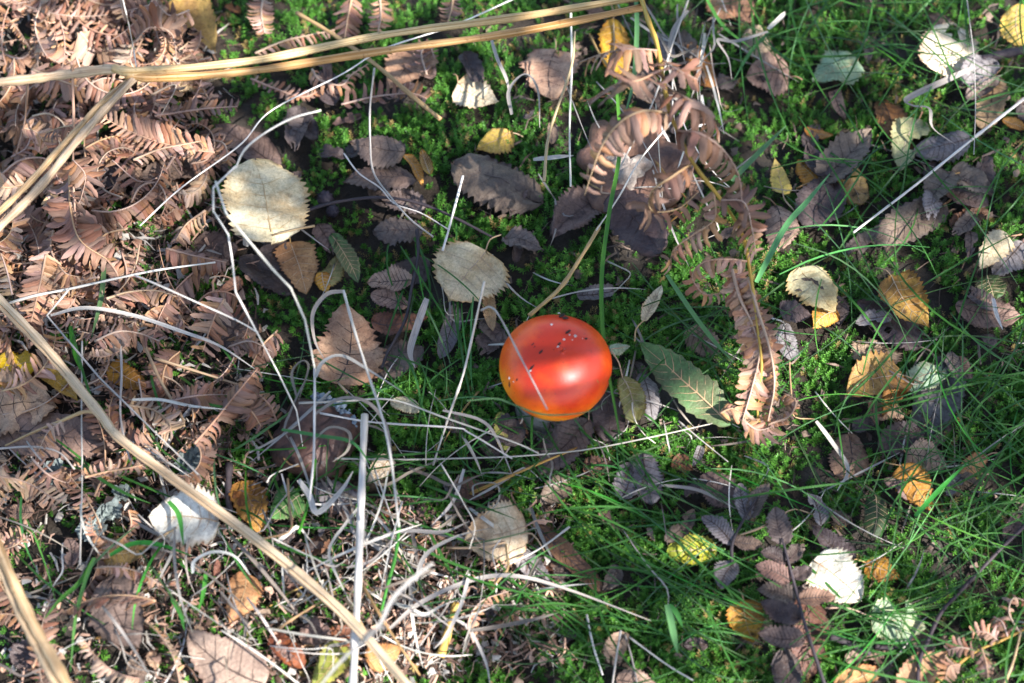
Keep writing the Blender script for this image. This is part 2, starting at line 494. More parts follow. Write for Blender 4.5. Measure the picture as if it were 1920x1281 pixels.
def leaf_at(B, T, W, mat, shape="birch", cup=.35, bend=.25, fold=0.0, roll=0.0, teeth=13, tooth=.22, wrinkle=.17, torn=None,
            pet=None, name="birch_leaf", parent=None, skew=None, veins=True, lift=.0, pet_len=.32, h=.01):
    """a leaf from base B to tip T (points on or above the ground); returns its root"""
    B, T = Vector(B), Vector(T)
    ax = T - B
    L = ax.length
    ax.normalize()
    up = Vector((0, 0, 1))
    side = up.cross(ax).normalized()
    up = ax.cross(side)
    q = Matrix.Rotation(R(roll), 3, ax)
    side, up = q @ side, q @ up
    seed = random.uniform(0, 60)
    skew = random.uniform(-.3, .3) if skew is None else skew
    V, F, U, S = leaf_geometry(shape, L, W, cup, bend, fold, teeth, tooth, wrinkle, seed, TORN.get(torn), skew)
    mid = (B + T) / 2
    zoff = -np.mean([v[2] for v in V])
    root = parent if parent is not None else empty(name, B)
    org = Vector(root.location) if parent is None else Vector(parent["_o"])
    M = np.array([list(ax), list(side), list(up)])
    off = np.array(mid + up * (zoff + lift) - org)
    def W3(p):
        return np.asarray(p) @ M + off
    Vw = [W3(v) for v in V]
    pname = "blade" if parent is None else "leaflet"
    bl = link(pname, make_mesh(pname, Vw, F, MATS[mat], uvs=U), root)
    FOOT.append((mid.x, mid.y, ax.x, ax.y, L / 2, W / 2, min(B.z, T.z)))
    holder = root if parent is None else bl
    vm = MATS["vein_dark" if mat in ("purple", "greybrown", "grey", "brown", "rust", "tan", "pinktan") else "vein_pale"]
    if veins:
        parts = []
        def rib(path, w0, w1):
            pts = [W3(S(a, c) + np.array((0, 0, .00012))) for a, c in path]
            k = len(pts)
            parts.append(tube_geo(pts, np.linspace(w0, w1, k), 4, .6))
        rib([(t, 0) for t in np.linspace(.0, .94 if torn not in ("notch", "tip") else .5, 12)], max(.00040, L * .010), .00014)
        if L > .012:
            nv = 5 if shape != "lance" else 8
            for k in range(nv):
                u0 = .10 + .68 * k / nv
                for s in (-1, 1):
                    if torn == "half" and s < 0: continue
                    if torn == "side" and s > 0 and u0 > .15: continue
                    if torn == "notch" and u0 > .28: continue
                    rib([(u0 + t * (.15 + .03 * k / nv), s * t * .86) for t in (0, .33, .66, 1)], max(.00018, L * .004), .00008)
        v, f, u = merge(parts)
        link("veins", make_mesh("veins", v, f, vm, uvs=u), holder)
    if pet is not False and parent is None:
        b0 = Vector(W3(S(0.0, 0))) + org
        if pet is not None:
            e = P(pet[0], pet[1], h + .002)
        else:
            e = b0 - (ax * random.uniform(.7, 1) + side * random.uniform(-.7, .7)).normalized() * L * pet_len
            e.z = float(gz(e.x, e.y)) + max(.004, h * .6)
        mm = (b0 + e) / 2 + side * (e - b0).length * random.uniform(-.18, .18) + Vector((0, 0, .0015))
        v, f, u = tube_geo([p - np.array(org) for p in catmull([b0, mm, e], 9)], np.linspace(max(.00042, L * .011), max(.00055, L * .014), 9), 5)
        link("petiole", make_mesh("petiole", v, f, MATS["petiole"], uvs=u), root)
    return root
def pxw(bx, by, tx, ty, w, h):
    cx, cy_ = (bx + tx) / 2, (by + ty) / 2
    dx, dy = tx - bx, ty - by
    k = math.hypot(dx, dy) or 1
    nx, ny = -dy / k * w / 2, dx / k * w / 2
    return (P(cx + nx, cy_ + ny, h) - P(cx - nx, cy_ - ny, h)).length
def leaf(bx, by, tx, ty, w, mat, label, shape="birch", h=.011, dh=0.0, cat="leaf", group=None, **kw):
    r = leaf_at(P(bx, by, h), P(tx, ty, h + dh), pxw(bx, by, tx, ty, w, h) * 1.06, mat, shape, h=h, **kw)
    tag(r, label, cat, group)
    return r
DEADN = "fallen_leaf"
def LV(rows):
    for row in rows:
        bx, by, tx, ty, w, mat, label = row[:7]
        kw = dict(row[7]) if len(row) > 7 else {}
        kw.setdefault("name", "birch_leaf" if mat in ("cream", "tan", "orange", "white", "palegreen", "ochre", "yellow") else DEADN)
        kw.setdefault("cup", random.uniform(.2, .95) * random.choice((1, 1, -.7)))
        kw.setdefault("bend", random.uniform(-.9, .8))
        kw.setdefault("roll", random.uniform(-17, 17))
        leaf(bx, by, tx, ty, w, mat, label, **kw)
def d(**k): return k
LV([
 # --- top band
 (318, 2, 414, 84, 92, "ochre", "curled golden leaf with pale inside at the edge of the fern tangle", d(fold=.45, cup=.9, h=.02, torn="half", pet=False)),
 (335, 140, 413, 142, 74, "cream", "cream birch leaf lying under the double tan bracken stalk", d(h=.012, pet=False)),
 (792, 92, 722, 166, 84, "tan", "tan leaf with dark blotches between curled fern and tan stalk", d(cup=.4)),
 (856, 163, 933, 196, 64, "cream", "small cream birch leaf with hooked stalk on green moss", d(pet=(850, 139), bend=.3, cup=.3)),
 (958, 250, 893, 284, 56, "yellow", "small yellow-orange leaf above the dark crumpled leaf", d(bend=-.4)),
 (1032, 92, 1024, 186, 108, "pinktan", "broad pinkish brown serrated leaf behind the bent grey grass", d(shape="wide", cup=.2)),
 (1150, 34, 1152, 146, 58, "ochre", "mottled ochre leaf behind the blurred fern and green blade", d(shape="oval", cup=.3)),
 (1296, 86, 1340, 172, 36, "orange", "narrow orange leaf among grey dry grass by the fern", d(shape="lance", pet=False)),
 (1336, -8, 1378, 42, 42, "orange", "orange-brown leaf beside a dark brown leaf at the moss edge", d(pet=False)),
 (1382, -6, 1405, 46, 46, "rust", "dark brown leaf touching the orange-brown leaf", d(pet=False)),
 (1478, 138, 1397, 136, 66, "pinktan", "pinkish brown serrated leaf with dark stalk near pale green leaf", d(shape="wide", pet=(1505, 150))),
 (1412, 52, 1424, 114, 50, "tan", "pale tan leaf partly hidden under grass blades", d(shape="oval", pet=False)),
 (1606, 114, 1521, 150, 76, "palegreen", "pale mint green birch leaf with upright stalk", d(pet=(1630, 68), cup=.15, bend=.1)),
 (1770, 133, 1790, 36, 112, "cream", "cream torn leaf with deep V notch like two wings", d(shape="wide", torn="notch", cup=.25, h=.016, pet=(1764, 146))),
 (1902, 10, 1908, 90, 58, "yellow", "golden yellow leaf under a dry grass ribbon by the twig", d(shape="oval", pet=False)),
 (1868, 140, 1850, 242, 66, "tan", "mottled tan leaf hanging beside the upright grass stem", d(shape="oval", bend=-.3)),
 (1880, 224, 1926, 242, 22, "orange", "small orange scrap beneath the long tan straw", d(shape="lance", pet=False)),
 (1716, 217, 1680, 316, 68, "olive", "pale olive leaf with brown base beside the grey ribbon blade", d(shape="wide", cup=.5, torn="side")),
 (1650, 180, 1700, 300, 54, "rust", "dark rust leaf under the pale olive leaf", d(shape="oval", h=.006, pet=False)),
 (1818, 262, 1711, 290, 56, "grey", "dark grey leaf beneath the long tan straw", d(shape="lance", pet=False)),
 (1548, 332, 1642, 234, 70, "greybrown", "dark grey folded leaf rising above the purple oval leaf", d(fold=.35, h=.018)),
 (1546, 332, 1508, 264, 42, "purple", "narrow dark leaf leaning against the grey folded leaf", d(cup=.9, h=.016, pet=False)),
 (1560, 168, 1582, 224, 32, "pinktan", "rolled mauve-brown leaf like a tube under green grass", d(cup=1.5, pet=False)),
 (1508, 245, 1563, 257, 18, "orange", "thin flat orange sliver beside a dark grey folded leaf", d(shape="lance", pet=False)),
 (1470, 366, 1455, 297, 40, "yellow", "bright yellow leaf with purple-grey side on moss", d(pet=(1490, 396), fold=.2)),
 (1541, 352, 1491, 299, 36, "orange", "orange-brown leaf between the yellow leaf and dark leaf", d(shape="lance", pet=False)),
 (1582, 300, 1616, 390, 62, "ochre", "rough ochre-orange leaf poking out behind the purple oval leaf", d(shape="oval", wrinkle=.2, h=.007)),
 (1566, 340, 1508, 426, 86, "purple", "purple-brown oval leaf with fine veins", d(shape="oval", cup=.45, tooth=.1, h=.014)),
 (1464, 384, 1467, 472, 62, "pinktan", "pinkish tan leaf below the bright yellow leaf", d(shape="oval")),
 (1772, 384, 1629, 456, 66, "greybrown", "long purple-brown serrated leaf under the tan straw", d(shape="lance", cup=.3)),
 (1778, 322, 1736, 384, 62, "greybrown", "dark crumpled leaf of the cluster above the long serrated leaf", d(fold=.3, h=.017)),
 (1788, 318, 1866, 362, 58, "greybrown", "dark leaf spreading out from the crumpled cluster towards the grass", d(fold=.25, h=.015)),
 (1766, 352, 1856, 386, 44, "purple", "dark folded leaf at the bottom of the crumpled cluster", d(shape="lance", fold=.4, h=.013)),
 (1806, 390, 1858, 402, 28, "rust", "rusty brown scrap under the crumpled dark cluster", d(pet=False, h=.006)),
 (1887, 438, 1832, 502, 58, "cream", "small creamy tan birch leaf on the dark gap near grass", d(cup=.2)),
 (1916, 458, 1858, 522, 62, "grey", "greyish leaf tucked behind the small creamy tan leaf", d(h=.006, pet=False)),
 # --- right middle
 (1498, 503, 1566, 588, 80, "cream", "cream leaf with a grey stain overlapping an orange scrap", d(h=.017, shape="wide", pet=False)),
 (1562, 578, 1518, 612, 46, "orange", "orange-brown scrap under the grey-stained cream leaf", d(pet=False, h=.010)),
 (1464, 582, 1526, 594, 44, "purple", "dark arched leaf beside the sunlit moss and fern end", d(bend=-1.0, h=.016, pet=False)),
 (1562, 556, 1582, 612, 44, "purple", "dark purple leaf behind the grey-stained cream leaf", d(h=.007, pet=False)),
 (1664, 522, 1736, 616, 80, "ochre", "curled ochre-brown leaf with yellow patch beside dark serrated leaf", d(cup=.8, h=.017, wrinkle=.18)),
 (1726, 646, 1609, 560, 72, "purple", "slate-dark serrated leaf with a small hole", d(shape="lance", torn="hole", tooth=.3, cup=.2)),
 (1794, 580, 1918, 600, 52, "brown", "long dull brown leaf beneath crossing grass blades", d(shape="lance", pet=False)),
 (1850, 518, 1866, 562, 58, "darkgreen", "dark green leaf stub above the long dull brown leaf", d(shape="oval", pet=False, h=.012)),
 (1640, 638, 1640, 692, 98, "tan", "dull tan leaf tucked under the slate-dark serrated leaf", d(shape="oval", h=.007, pet=False)),
 (1692, 690, 1582, 726, 90, "ochre", "folded ochre leaf with brown flap and dark speckles", d(fold=.15, h=.018, shape="wide", wrinkle=.16)),
 (1700, 700, 1654, 778, 54, "orange", "orange leaf underneath the folded speckled ochre leaf", d(h=.011, pet=False)),
 (1692, 762, 1612, 782, 42, "tan", "pale tan leaf edge showing below the folded ochre leaf", d(h=.006, pet=False)),
 (1772, 690, 1690, 720, 52, "palegreen", "pale green and yellow leaf remnant beside the folded ochre leaf", d(shape="oval", pet=False)),
 (1792, 682, 1728, 822, 94, "grey", "large thin grey skeleton leaf under pale green remnant", d(shape="oval", h=.006, pet=False)),
 (1728, 800, 1644, 842, 62, "purple", "glossy dark leaf above the pinkish tan leaf", d(shape="oval")),
 (1600, 800, 1646, 786, 32, "purple", "small curled dark leaf below the folded ochre leaf", d(cup=1.0, pet=False)),
 (1602, 820, 1588, 902, 78, "brown", "brown leaf in shade beside an arching grey blade", d(shape="oval", h=.008)),
 (1704, 846, 1782, 872, 58, "pinktan", "pinkish tan leaf touching the spotted orange leaf", d()),
 (1690, 874, 1750, 962, 62, "orange", "spotted orange serrated leaf crossed by a wide green blade", d(h=.016)),
 (1846, 850, 1790, 902, 38, "orange", "narrow curled orange-brown leaf beyond the wide green blade", d(shape="lance", cup=.8)),
 (1646, 930, 1640, 1012, 48, "darkgreen", "dark olive leaf standing upright out of the moss", d(shape="oval", h=.014)),
 (1597, 1052, 1519, 988, 48, "purple", "wine-dark pointed leaf above the bleached leaf", d(shape="lance", h=.014)),
 # --- bottom right
 (1530, 1048, 1620, 1124, 88, "white", "bleached white leaf in the sun with a small star-shaped mark", d(shape="wide", h=.016, cup=.25, pet=False)),
 (1624, 1058, 1690, 1082, 48, "ochre", "dull ochre leaf in shade beside the bleached leaf", d(h=.008, pet=False)),
 (1636, 1156, 1738, 1172, 86, "palegreen", "torn pale green leaf with long cream stalk in the sun", d(shape="wide", torn="side", pet=(1548, 1140), h=.014)),
 (1714, 1184, 1746, 1240, 42, "brown", "purple-brown leaf under the black root by the sun patch", d(shape="oval", pet=False)),
 (1694, 1292, 1776, 1212, 74, "orange", "backlit orange leaf next to brown fern tips", d(cup=.8, h=.02, pet=False)),
 (1390, 1128, 1410, 1206, 70, "ochre", "amber leaf with pale curled rim beside the dark rowan leaf", d(cup=.6, shape="wide", pet=(1385, 1105))),
 (1346, 1030, 1248, 1034, 58, "yellowgreen", "green, yellow and brown patched leaf sunk in moss", d(shape="oval", torn="hole", pet=False)),
 (1166, 1184, 1140, 1252, 50, "tan", "tan leaf piece behind a short pale straw", d(shape="oval", pet=False, torn="tip")),
 (1158, 1272, 1244, 1292, 52, "tan", "tan leaf at the foot of two short straws", d(pet=False)),
 (1008, 988, 1132, 1112, 42, "rust", "long strip of rusty bark-like leaf beside grey curled leaf", d(shape="oval", cup=.9, tooth=.05, wrinkle=.2, pet=False)),
 (985, 990, 869, 1016, 108, "cream", "creamy tan birch leaf with reddish stalk below the red mushroom", d(shape="wide", pet=(1035, 979), h=.017, cup=.2)),
 (972, 1038, 1040, 1102, 48, "grey", "grey-brown curled leaf beside the creamy tan birch leaf", d(cup=1.1, pet=False)),
 (1020, 1062, 1078, 1078, 52, "greybrown", "dark grey leaf next to the rusty bark-like strip", d(pet=False, h=.008)),
 (1103, 788, 1008, 890, 72, "greybrown", "slate leaf with sharp point just under the red mushroom", d(shape="lance", h=.017, cup=.3, tooth=.3)),
 (1062, 903, 1008, 944, 50, "greybrown", "small crumpled slate leaf below the sharp-pointed one", d(fold=.4, pet=False)),
 (1138, 735, 1146, 832, 64, "purple", "smooth dark violet leaf right beside the red mushroom cap", d(shape="oval", tooth=.04, h=.014, pet=False)),
 (1204, 852, 1222, 948, 58, "grey", "grey serrated leaf standing in bright moss", d(shape="oval", tooth=.3, pet=False, h=.015)),
 (1094, 880, 1158, 870, 42, "rust", "dark rust leaf half buried under the slate leaf", d(pet=False, h=.006)),
 (1382, 942, 1310, 894, 58, "brown", "dark brown blunt leaf near the grey rowan leaf", d(shape="oval", pet=False)),
 (1316, 838, 1300, 876, 22, "grey", "tiny pale curled leaf above the dark brown blunt leaf", d(cup=1.2, pet=False)),
 (1262, 862, 1302, 878, 36, "rust", "small dark brown leaf beside the tiny pale curled leaf", d(pet=False, h=.007)),
 (1482, 1302, 1468, 1212, 54, "purple", "dark glossy leaf below the large rowan leaf", d(shape="oval", tooth=.1, pet=False)),
 (1522, 1100, 1508, 1292, 70, "rust", "broad reddish brown leaf under the large rowan leaf", d(shape="oval", h=.006, pet=False)),
 (1568, 1288, 1662, 1250, 54, "orange", "crinkled orange-tan leaf below the sunlit twigs", d(wrinkle=.3, cup=.9, pet=False)),
 (1590, 1240, 1650, 1215, 34, "pinktan", "curled dry brown scrap on the sunlit moss", d(wrinkle=.3, cup=1.2, pet=False)),
 # --- centre
 (1152, 362, 1246, 476, 88, "purple", "black-purple leaf lying on the old brown mushroom", d(shape="oval", h=.034, cup=.25)),
 (1110, 368, 1028, 438, 74, "brown", "brown curled leaf at the rim of the old brown mushroom", d(fold=.3, h=.018)),
 (1014, 378, 840, 306, 98, "greybrown", "large dark crumpled leaf with torn edges on moss", d(shape="oval", wrinkle=.28, h=.014, tooth=.3, pet=False)),
 (756, 292, 648, 272, 62, "greybrown", "arched grey-brown serrated leaf with dark hollow beneath", d(bend=-1.1, h=.022, tooth=.3, pet=False)),
 (778, 330, 640, 336, 62, "greybrown", "pointed grey-brown serrated leaf under two white straws", d(shape="lance", h=.018, tooth=.3, bend=-.6, pet=False)),
 (796, 386, 708, 366, 48, "greybrown", "grey-brown serrated leaf crossed by the dark curved twig", d(shape="lance", h=.012, tooth=.3, pet=False)),
 (792, 432, 696, 436, 52, "greybrown", "grey-brown leaf below the dark curved twig", d(shape="oval", bend=-.7, tooth=.3, h=.016, pet=False)),
 (758, 284, 796, 346, 26, "orange", "curled orange-brown leaf strip beside the arched leaf", d(cup=1.2, shape="lance", pet=False)),
 (806, 328, 790, 278, 24, "ochre", "small pointed ochre leaf standing in the moss", d(cup=.8, shape="lance", pet=False, h=.016)),
 (528, 312, 406, 228, 54, "greybrown", "smooth mauve-brown leaf above the big speckled cream leaf", d(shape="lance", tooth=.05, pet=False)),
 (268, 332, 402, 298, 62, "brown", "dark brown leaf half buried in fern shreds", d(shape="oval", h=.012, pet=False)),
 (512, 450, 482, 294, 172, "cream", "big round speckled cream birch leaf under pale blurred grass", d(shape="oval", pet=(590, 424), h=.034, cup=.15, bend=.1, tooth=.16, teeth=18)),
 (500, 505, 530, 420, 52, "purple", "dark violet leaf touching the bottom of the big cream leaf", d(h=.016, pet=False)),
 (544, 545, 448, 478, 58, "purple", "dark leaf between fern comb and rust triangular leaf", d(h=.010, shape="oval", pet=False)),
 (548, 455, 578, 552, 80, "orange", "rust-orange triangular leaf with long dark stalk", d(pet=(545, 415), fold=.2, h=.015)),
 (602, 512, 612, 552, 32, "ochre", "small ochre leaf tip under the rust-orange triangular leaf", d(pet=False)),
 (626, 438, 676, 528, 38, "green", "fresh green leaf fragment sticking up beside moss", d(shape="lance", fold=.3, pet=False, h=.014)),
 (606, 536, 646, 474, 48, "olive", "light olive leaf behind the rust-orange triangular leaf", d(pet=False, h=.009)),
 (772, 524, 686, 528, 52, "pinktan", "mauve-pink serrated leaf half under a dark stem", d(shape="lance", tooth=.28, h=.015, pet=False)),
 (762, 572, 692, 548, 40, "pinktan", "smaller mauve-pink leaf just beneath its larger twin", d(shape="oval", tooth=.28, h=.012, pet=False)),
 (806, 508, 722, 512, 52, "purple", "dark leaf hidden in shadow behind mauve-pink leaves", d(h=.006, pet=False)),
 (906, 472, 836, 562, 134, "cream", "wide cream birch leaf above the red mushroom", d(shape="wide", pet=(940, 440), h=.026, cup=-.2, bend=.25)),
 (652, 722, 666, 570, 128, "tan", "orange-tan sharply toothed leaf with raised round blister", d(shape="wide", tooth=.34, teeth=15, pet=(652, 738), h=.018, cup=.2, bend=.2)),
 (914, 540, 922, 624, 28, "ochre", "brown-gold strip of leaf under the wide cream leaf", d(shape="lance", cup=.8, h=.02, pet=False)),
 (698, 612, 806, 598, 48, "rust", "dark reddish leaf behind the toothed orange-tan leaf", d(h=.008, pet=False)),
 (858, 574, 828, 674, 42, "grey", "slate grey rolled leaf below the wide cream leaf", d(shape="oval", cup=1.2, tooth=.03, h=.012, pet=False)),
 (700, 692, 794, 648, 72, "greybrown", "dark flat leaf beside the toothed orange-tan leaf", d(shape="oval", h=.006, pet=False)),
 (735, 750, 791, 766, 30, "cream", "small cream leaf spotted black under white straws", d(shape="oval", pet=False)),
 (940, 774, 946, 846, 34, "yellowgreen", "small yellow-green leaf at the left foot of the red mushroom", d(shape="oval", h=.014, pet=False)),
 (1174, 704, 1198, 792, 52, "olive", "olive-gold leaf with curved stalk right of the red mushroom", d(pet=(1146, 658), h=.02, cup=.7, shape="oval")),
 (1206, 698, 1226, 792, 48, "grey", "pale grey dappled leaf between olive-gold and large green leaf", d(shape="oval", h=.012, pet=False)),
 (1368, 792, 1198, 638, 70, "green", "large green serrated leaf with purplish tip", d(shape="lance", h=.024, cup=.25, bend=.15, tooth=.2, pet=False)),
 (1144, 656, 1182, 650, 24, "palegreen", "tiny lime green toothed leaf touching the mushroom cap", d(pet=False, tooth=.4, h=.02)),
 (1206, 602, 1240, 534, 32, "cream", "curled cream dry leaf with long thin stalk in moss", d(shape="lance", cup=1.0, pet=(1190, 640), h=.018)),
 (1288, 618, 1348, 662, 48, "pinktan", "pinkish dry leaf with pale streaks behind the large green leaf", d(shape="oval", pet=False, h=.008)),
 (1466, 608, 1482, 678, 42, "grey", "pale lilac-grey leaf tucked behind the fern end", d(shape="oval", pet=False, h=.012)),
 # --- left and bottom left
 (454, 902, 490, 1002, 68, "orange", "orange-tan leaf with dark speck beside the diagonal stalk", d(shape="wide", h=.010, pet=False)),
 (562, 928, 504, 972, 62, "green", "green toothed leaf half hidden by dry grass", d(tooth=.3, pet=False, h=.012)),
 (408, 972, 278, 964, 106, "white", "large cream-white leaf with a green blade lying on it", d(h=.032, cup=.2, bend=.2, shape="wide", pet=False)),
 (194, 1042, 282, 1030, 62, "ochre", "golden brown leaf below the large cream-white leaf", d(h=.014, pet=False)),
 (198, 1086, 246, 1224, 116, "brown", "large veined brown leaf dappled by sun", d(shape="wide", h=.018, wrinkle=.18, pet=False)),
 (484, 1294, 334, 1184, 104, "pinktan", "large pinkish tan leaf with pointed tip under dry grass", d(h=.018, pet=False)),
 (470, 1076, 440, 1172, 68, "orange", "orange-tan leaf crossed by pale grass stems", d(h=.012, shape="wide", pet=False)),
 (648, 1212, 588, 1292, 66, "yellowgreen", "yellow-green leaf between the thick straw and grass", d(h=.012, pet=False)),
 (690, 1242, 756, 1214, 54, "orange", "toothed orange-tan leaf right of the thick white straw", d(h=.012, tooth=.3, pet=False)),
 (618, 1202, 692, 1180, 48, "rust", "rust leaf scrap under the thick white straw", d(h=.010, pet=False)),
 (562, 1192, 622, 1186, 58, "brown", "wrinkled mauve-brown leaf near the yellow-green leaf", d(wrinkle=.25, pet=False, shape="oval")),
 (508, 1190, 572, 1252, 48, "rust", "glossy chestnut curled leaf below dry grass", d(cup=1.0, pet=False, shape="oval")),
 (732, 858, 688, 908, 42, "cream", "yellowish cream leaf behind the thick white straw", d(pet=False)),
 (588, 918, 674, 954, 62, "grey", "dull grey leaf behind the thick white straw", d(h=.008, pet=False, shape="oval")),
 (854, 914, 928, 926, 44, "rust", "rusty red-brown leaf ringed by a dry grass loop", d(pet=False, h=.010)),
 (-12, 692, 74, 678, 78, "yellow", "speckled yellow-ochre leaf beside the diagonal tan stalk", d(shape="wide", pet=False, h=.016)),
 (78, 690, 152, 748, 44, "yellow", "pale yellow folded leaf under the diagonal tan stalk", d(fold=.3, pet=False, h=.014)),
 (-28, 762, 104, 742, 116, "tan", "large crumpled tan leaf with turned up corner", d(shape="wide", wrinkle=.3, h=.016, pet=False)),
 (-10, 802, 236, 834, 88, "brown", "very large reddish brown leaf under the diagonal tan stalk", d(shape="lance", tooth=.05, h=.012, pet=False, wrinkle=.15)),
 (204, 690, 284, 732, 46, "ochre", "dusty yellow leaf showing through fern shreds", d(pet=False)),
 (-8, 484, 28, 502, 24, "ochre", "small dull ochre leaf in a dark gap of the ferns", d(pet=False)),
 (368, 448, 444, 492, 66, "brown", "brown leaf behind the neat fern comb", d(pet=False, h=.008)),
 (392, 606, 484, 632, 76, "greybrown", "grey-brown leaf below mossy patch and fern shreds", d(pet=False, h=.010, shape="oval")),
 (186, 332, 252, 322, 48, "purple", "dark purple leaf showing between fern curls", d(pet=False, h=.012)),
 (1248, 255, 1180, 240, 40, "brown", "brown leaf wedged behind the hanging fern", d(pet=False, h=.012)),
 (30, 1250, 75, 1190, 50, "purple", "dark leaf lying beside the sunlit corner stalk", d(pet=False, h=.010)),
 (245, 1290, 268, 1235, 34, "greybrown", "narrow mauve leaf below the large veined brown leaf", d(pet=False, shape="lance")),
])

# ---- compound rowan leaves: a leaf is a stem with paired leaflets
def rowan(path, leaflets, label, h, mats):
    B = P(*path[0], h)
    root = empty("rowan_leaf", B)
    root["_o"] = tuple(B)
    pts = [np.array(P(x, y, h + .002)) - np.array(B) for x, y in path]
    v, f, u = tube_geo(catmull(pts, 18), np.linspace(.0011, .0006, 18), 6)
    link("stem", make_mesh("stem", v, f, MATS["dark_twig"], uvs=u), root)
    for i, (bx, by, tx, ty, w) in enumerate(leaflets):
        leaf_at(P(bx, by, h + .001), P(tx, ty, h + random.uniform(-.003, .003)), pxw(bx, by, tx, ty, w, h) * .92, mats[i % len(mats)], "lance",
                cup=random.uniform(.2, .6), bend=random.uniform(-.4, .3), roll=random.uniform(-16, 16), fold=random.uniform(.05, .35), tooth=.34, teeth=12, parent=root, h=h)
    del root["_o"]
    tag(root, label, "leaf")
rowan([(1372, 1058), (1374, 1016), (1398, 968), (1420, 932)],
      [(1398, 972, 1384, 902, 40), (1404, 968, 1438, 902, 42), (1376, 1014, 1318, 962, 44), (1376, 1018, 1432, 1022, 38), (1372, 1052, 1345, 1102, 54)],
      "grey rowan leaf with few narrow leaflets on a dark stem", .020, ["grey", "greybrown"])
rowan([(1548, 1290), (1512, 1180), (1492, 1105), (1472, 1030), (1466, 1010)],
      [(1468, 1020, 1450, 948, 54), (1476, 1050, 1426, 1032, 38), (1484, 1084, 1416, 1056, 44), (1492, 1118, 1420, 1098, 48), (1500, 1162, 1424, 1132, 52),
       (1508, 1202, 1420, 1190, 56), (1480, 1056, 1502, 1018, 38), (1488, 1084, 1524, 1064, 38), (1498, 1122, 1568, 1116, 42)],
      "large dark rowan leaf with long stem and many paired leaflets", .024, ["greybrown", "purple", "brown"])

# ------------------------------------------------------------------ mushrooms
def revolve(profile, seg, wob=None):
    V, F, U = [], [], []
    n = len(profile)
    for i, (r, z) in enumerate(profile):
        for k in range(seg):
            a = 2 * math.pi * k / seg
            rr, zz = (r, z) if wob is None else wob(r, z, a)
            V.append((rr * math.cos(a), rr * math.sin(a), zz)); U.append((k / seg, i / (n - 1)))
    for i in range(n - 1):
        for k in range(seg):
            a, b_ = i * seg + k, i * seg + (k + 1) % seg
            F.append((a, a + seg, b_ + seg, b_))
    F.append(tuple(range((n - 1) * seg, n * seg))); F.append(tuple(range(seg))[::-1])
    return V, F, U
m, n, l, b = nt("red_cap")
tc = n.new("ShaderNodeTexCoord")
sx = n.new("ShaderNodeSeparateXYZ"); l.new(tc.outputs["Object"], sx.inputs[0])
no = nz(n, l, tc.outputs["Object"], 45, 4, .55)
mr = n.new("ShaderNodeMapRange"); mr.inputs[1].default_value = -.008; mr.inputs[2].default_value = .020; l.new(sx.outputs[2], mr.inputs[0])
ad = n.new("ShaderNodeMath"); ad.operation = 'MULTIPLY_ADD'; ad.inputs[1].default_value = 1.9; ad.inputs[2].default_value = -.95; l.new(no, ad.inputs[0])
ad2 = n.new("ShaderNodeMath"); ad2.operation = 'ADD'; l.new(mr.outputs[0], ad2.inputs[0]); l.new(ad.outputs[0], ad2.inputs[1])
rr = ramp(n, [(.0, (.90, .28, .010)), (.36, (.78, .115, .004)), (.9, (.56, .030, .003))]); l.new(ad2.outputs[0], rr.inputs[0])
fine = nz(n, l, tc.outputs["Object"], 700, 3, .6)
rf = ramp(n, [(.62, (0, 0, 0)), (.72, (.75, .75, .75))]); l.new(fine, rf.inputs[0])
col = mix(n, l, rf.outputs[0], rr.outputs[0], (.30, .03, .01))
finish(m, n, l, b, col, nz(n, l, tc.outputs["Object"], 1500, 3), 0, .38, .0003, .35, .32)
b.inputs["Coat Weight"].default_value = .3
b.inputs["Coat Roughness"].default_value = .33
b.inputs["Subsurface Weight"].default_value = .25
b.inputs["Subsurface Radius"].default_value = (.006, .002, .0008)
MATS["red_cap"] = m
def simple_mat(name, c1, c2, scale, rough=.7, bscale=None, dist=.001):
    m, n, l, b = nt(name)
    co, rnd, tc = coords(n, l)
    r_ = ramp(n, [(.38, c1), (.66, c2)]); l.new(nz(n, l, co, scale, 6, .65), r_.inputs[0])
    finish(m, n, l, b, hsv_random(n, l, r_.outputs[0], rnd, .12, .01, .1), nz(n, l, co, bscale or scale * 4, 5), 0, rough, dist, .8)
    MATS[name] = m
simple_mat("pale_stem", (.36, .35, .31), (.18, .17, .14), 120)
simple_mat("gills", (.78, .72, .60), (.60, .52, .40), 200)
simple_mat("speck_pale", (.75, .70, .66), (.50, .42, .38), 800)
simple_mat("speck_dark", (.05, .03, .025), (.02, .015, .015), 800)
simple_mat("old_cap", (.21, .11, .06), (.08, .045, .035), 60, .6, 260, .002)
simple_mat("old_flesh", (.46, .38, .30), (.22, .16, .12), 120, .8, 400, .002)
simple_mat("dark_cap", (.135, .075, .06), (.035, .024, .024), 90, .34, 200, .0015)
simple_mat("mould", (.30, .36, .42), (.14, .15, .17), 160, .9, 600, .002)
simple_mat("lichen", (.24, .27, .25), (.12, .14, .13), 120, .85, 500, .001)
simple_mat("cone", (.045, .035, .045), (.02, .016, .022), 150, .5, 500, .001)

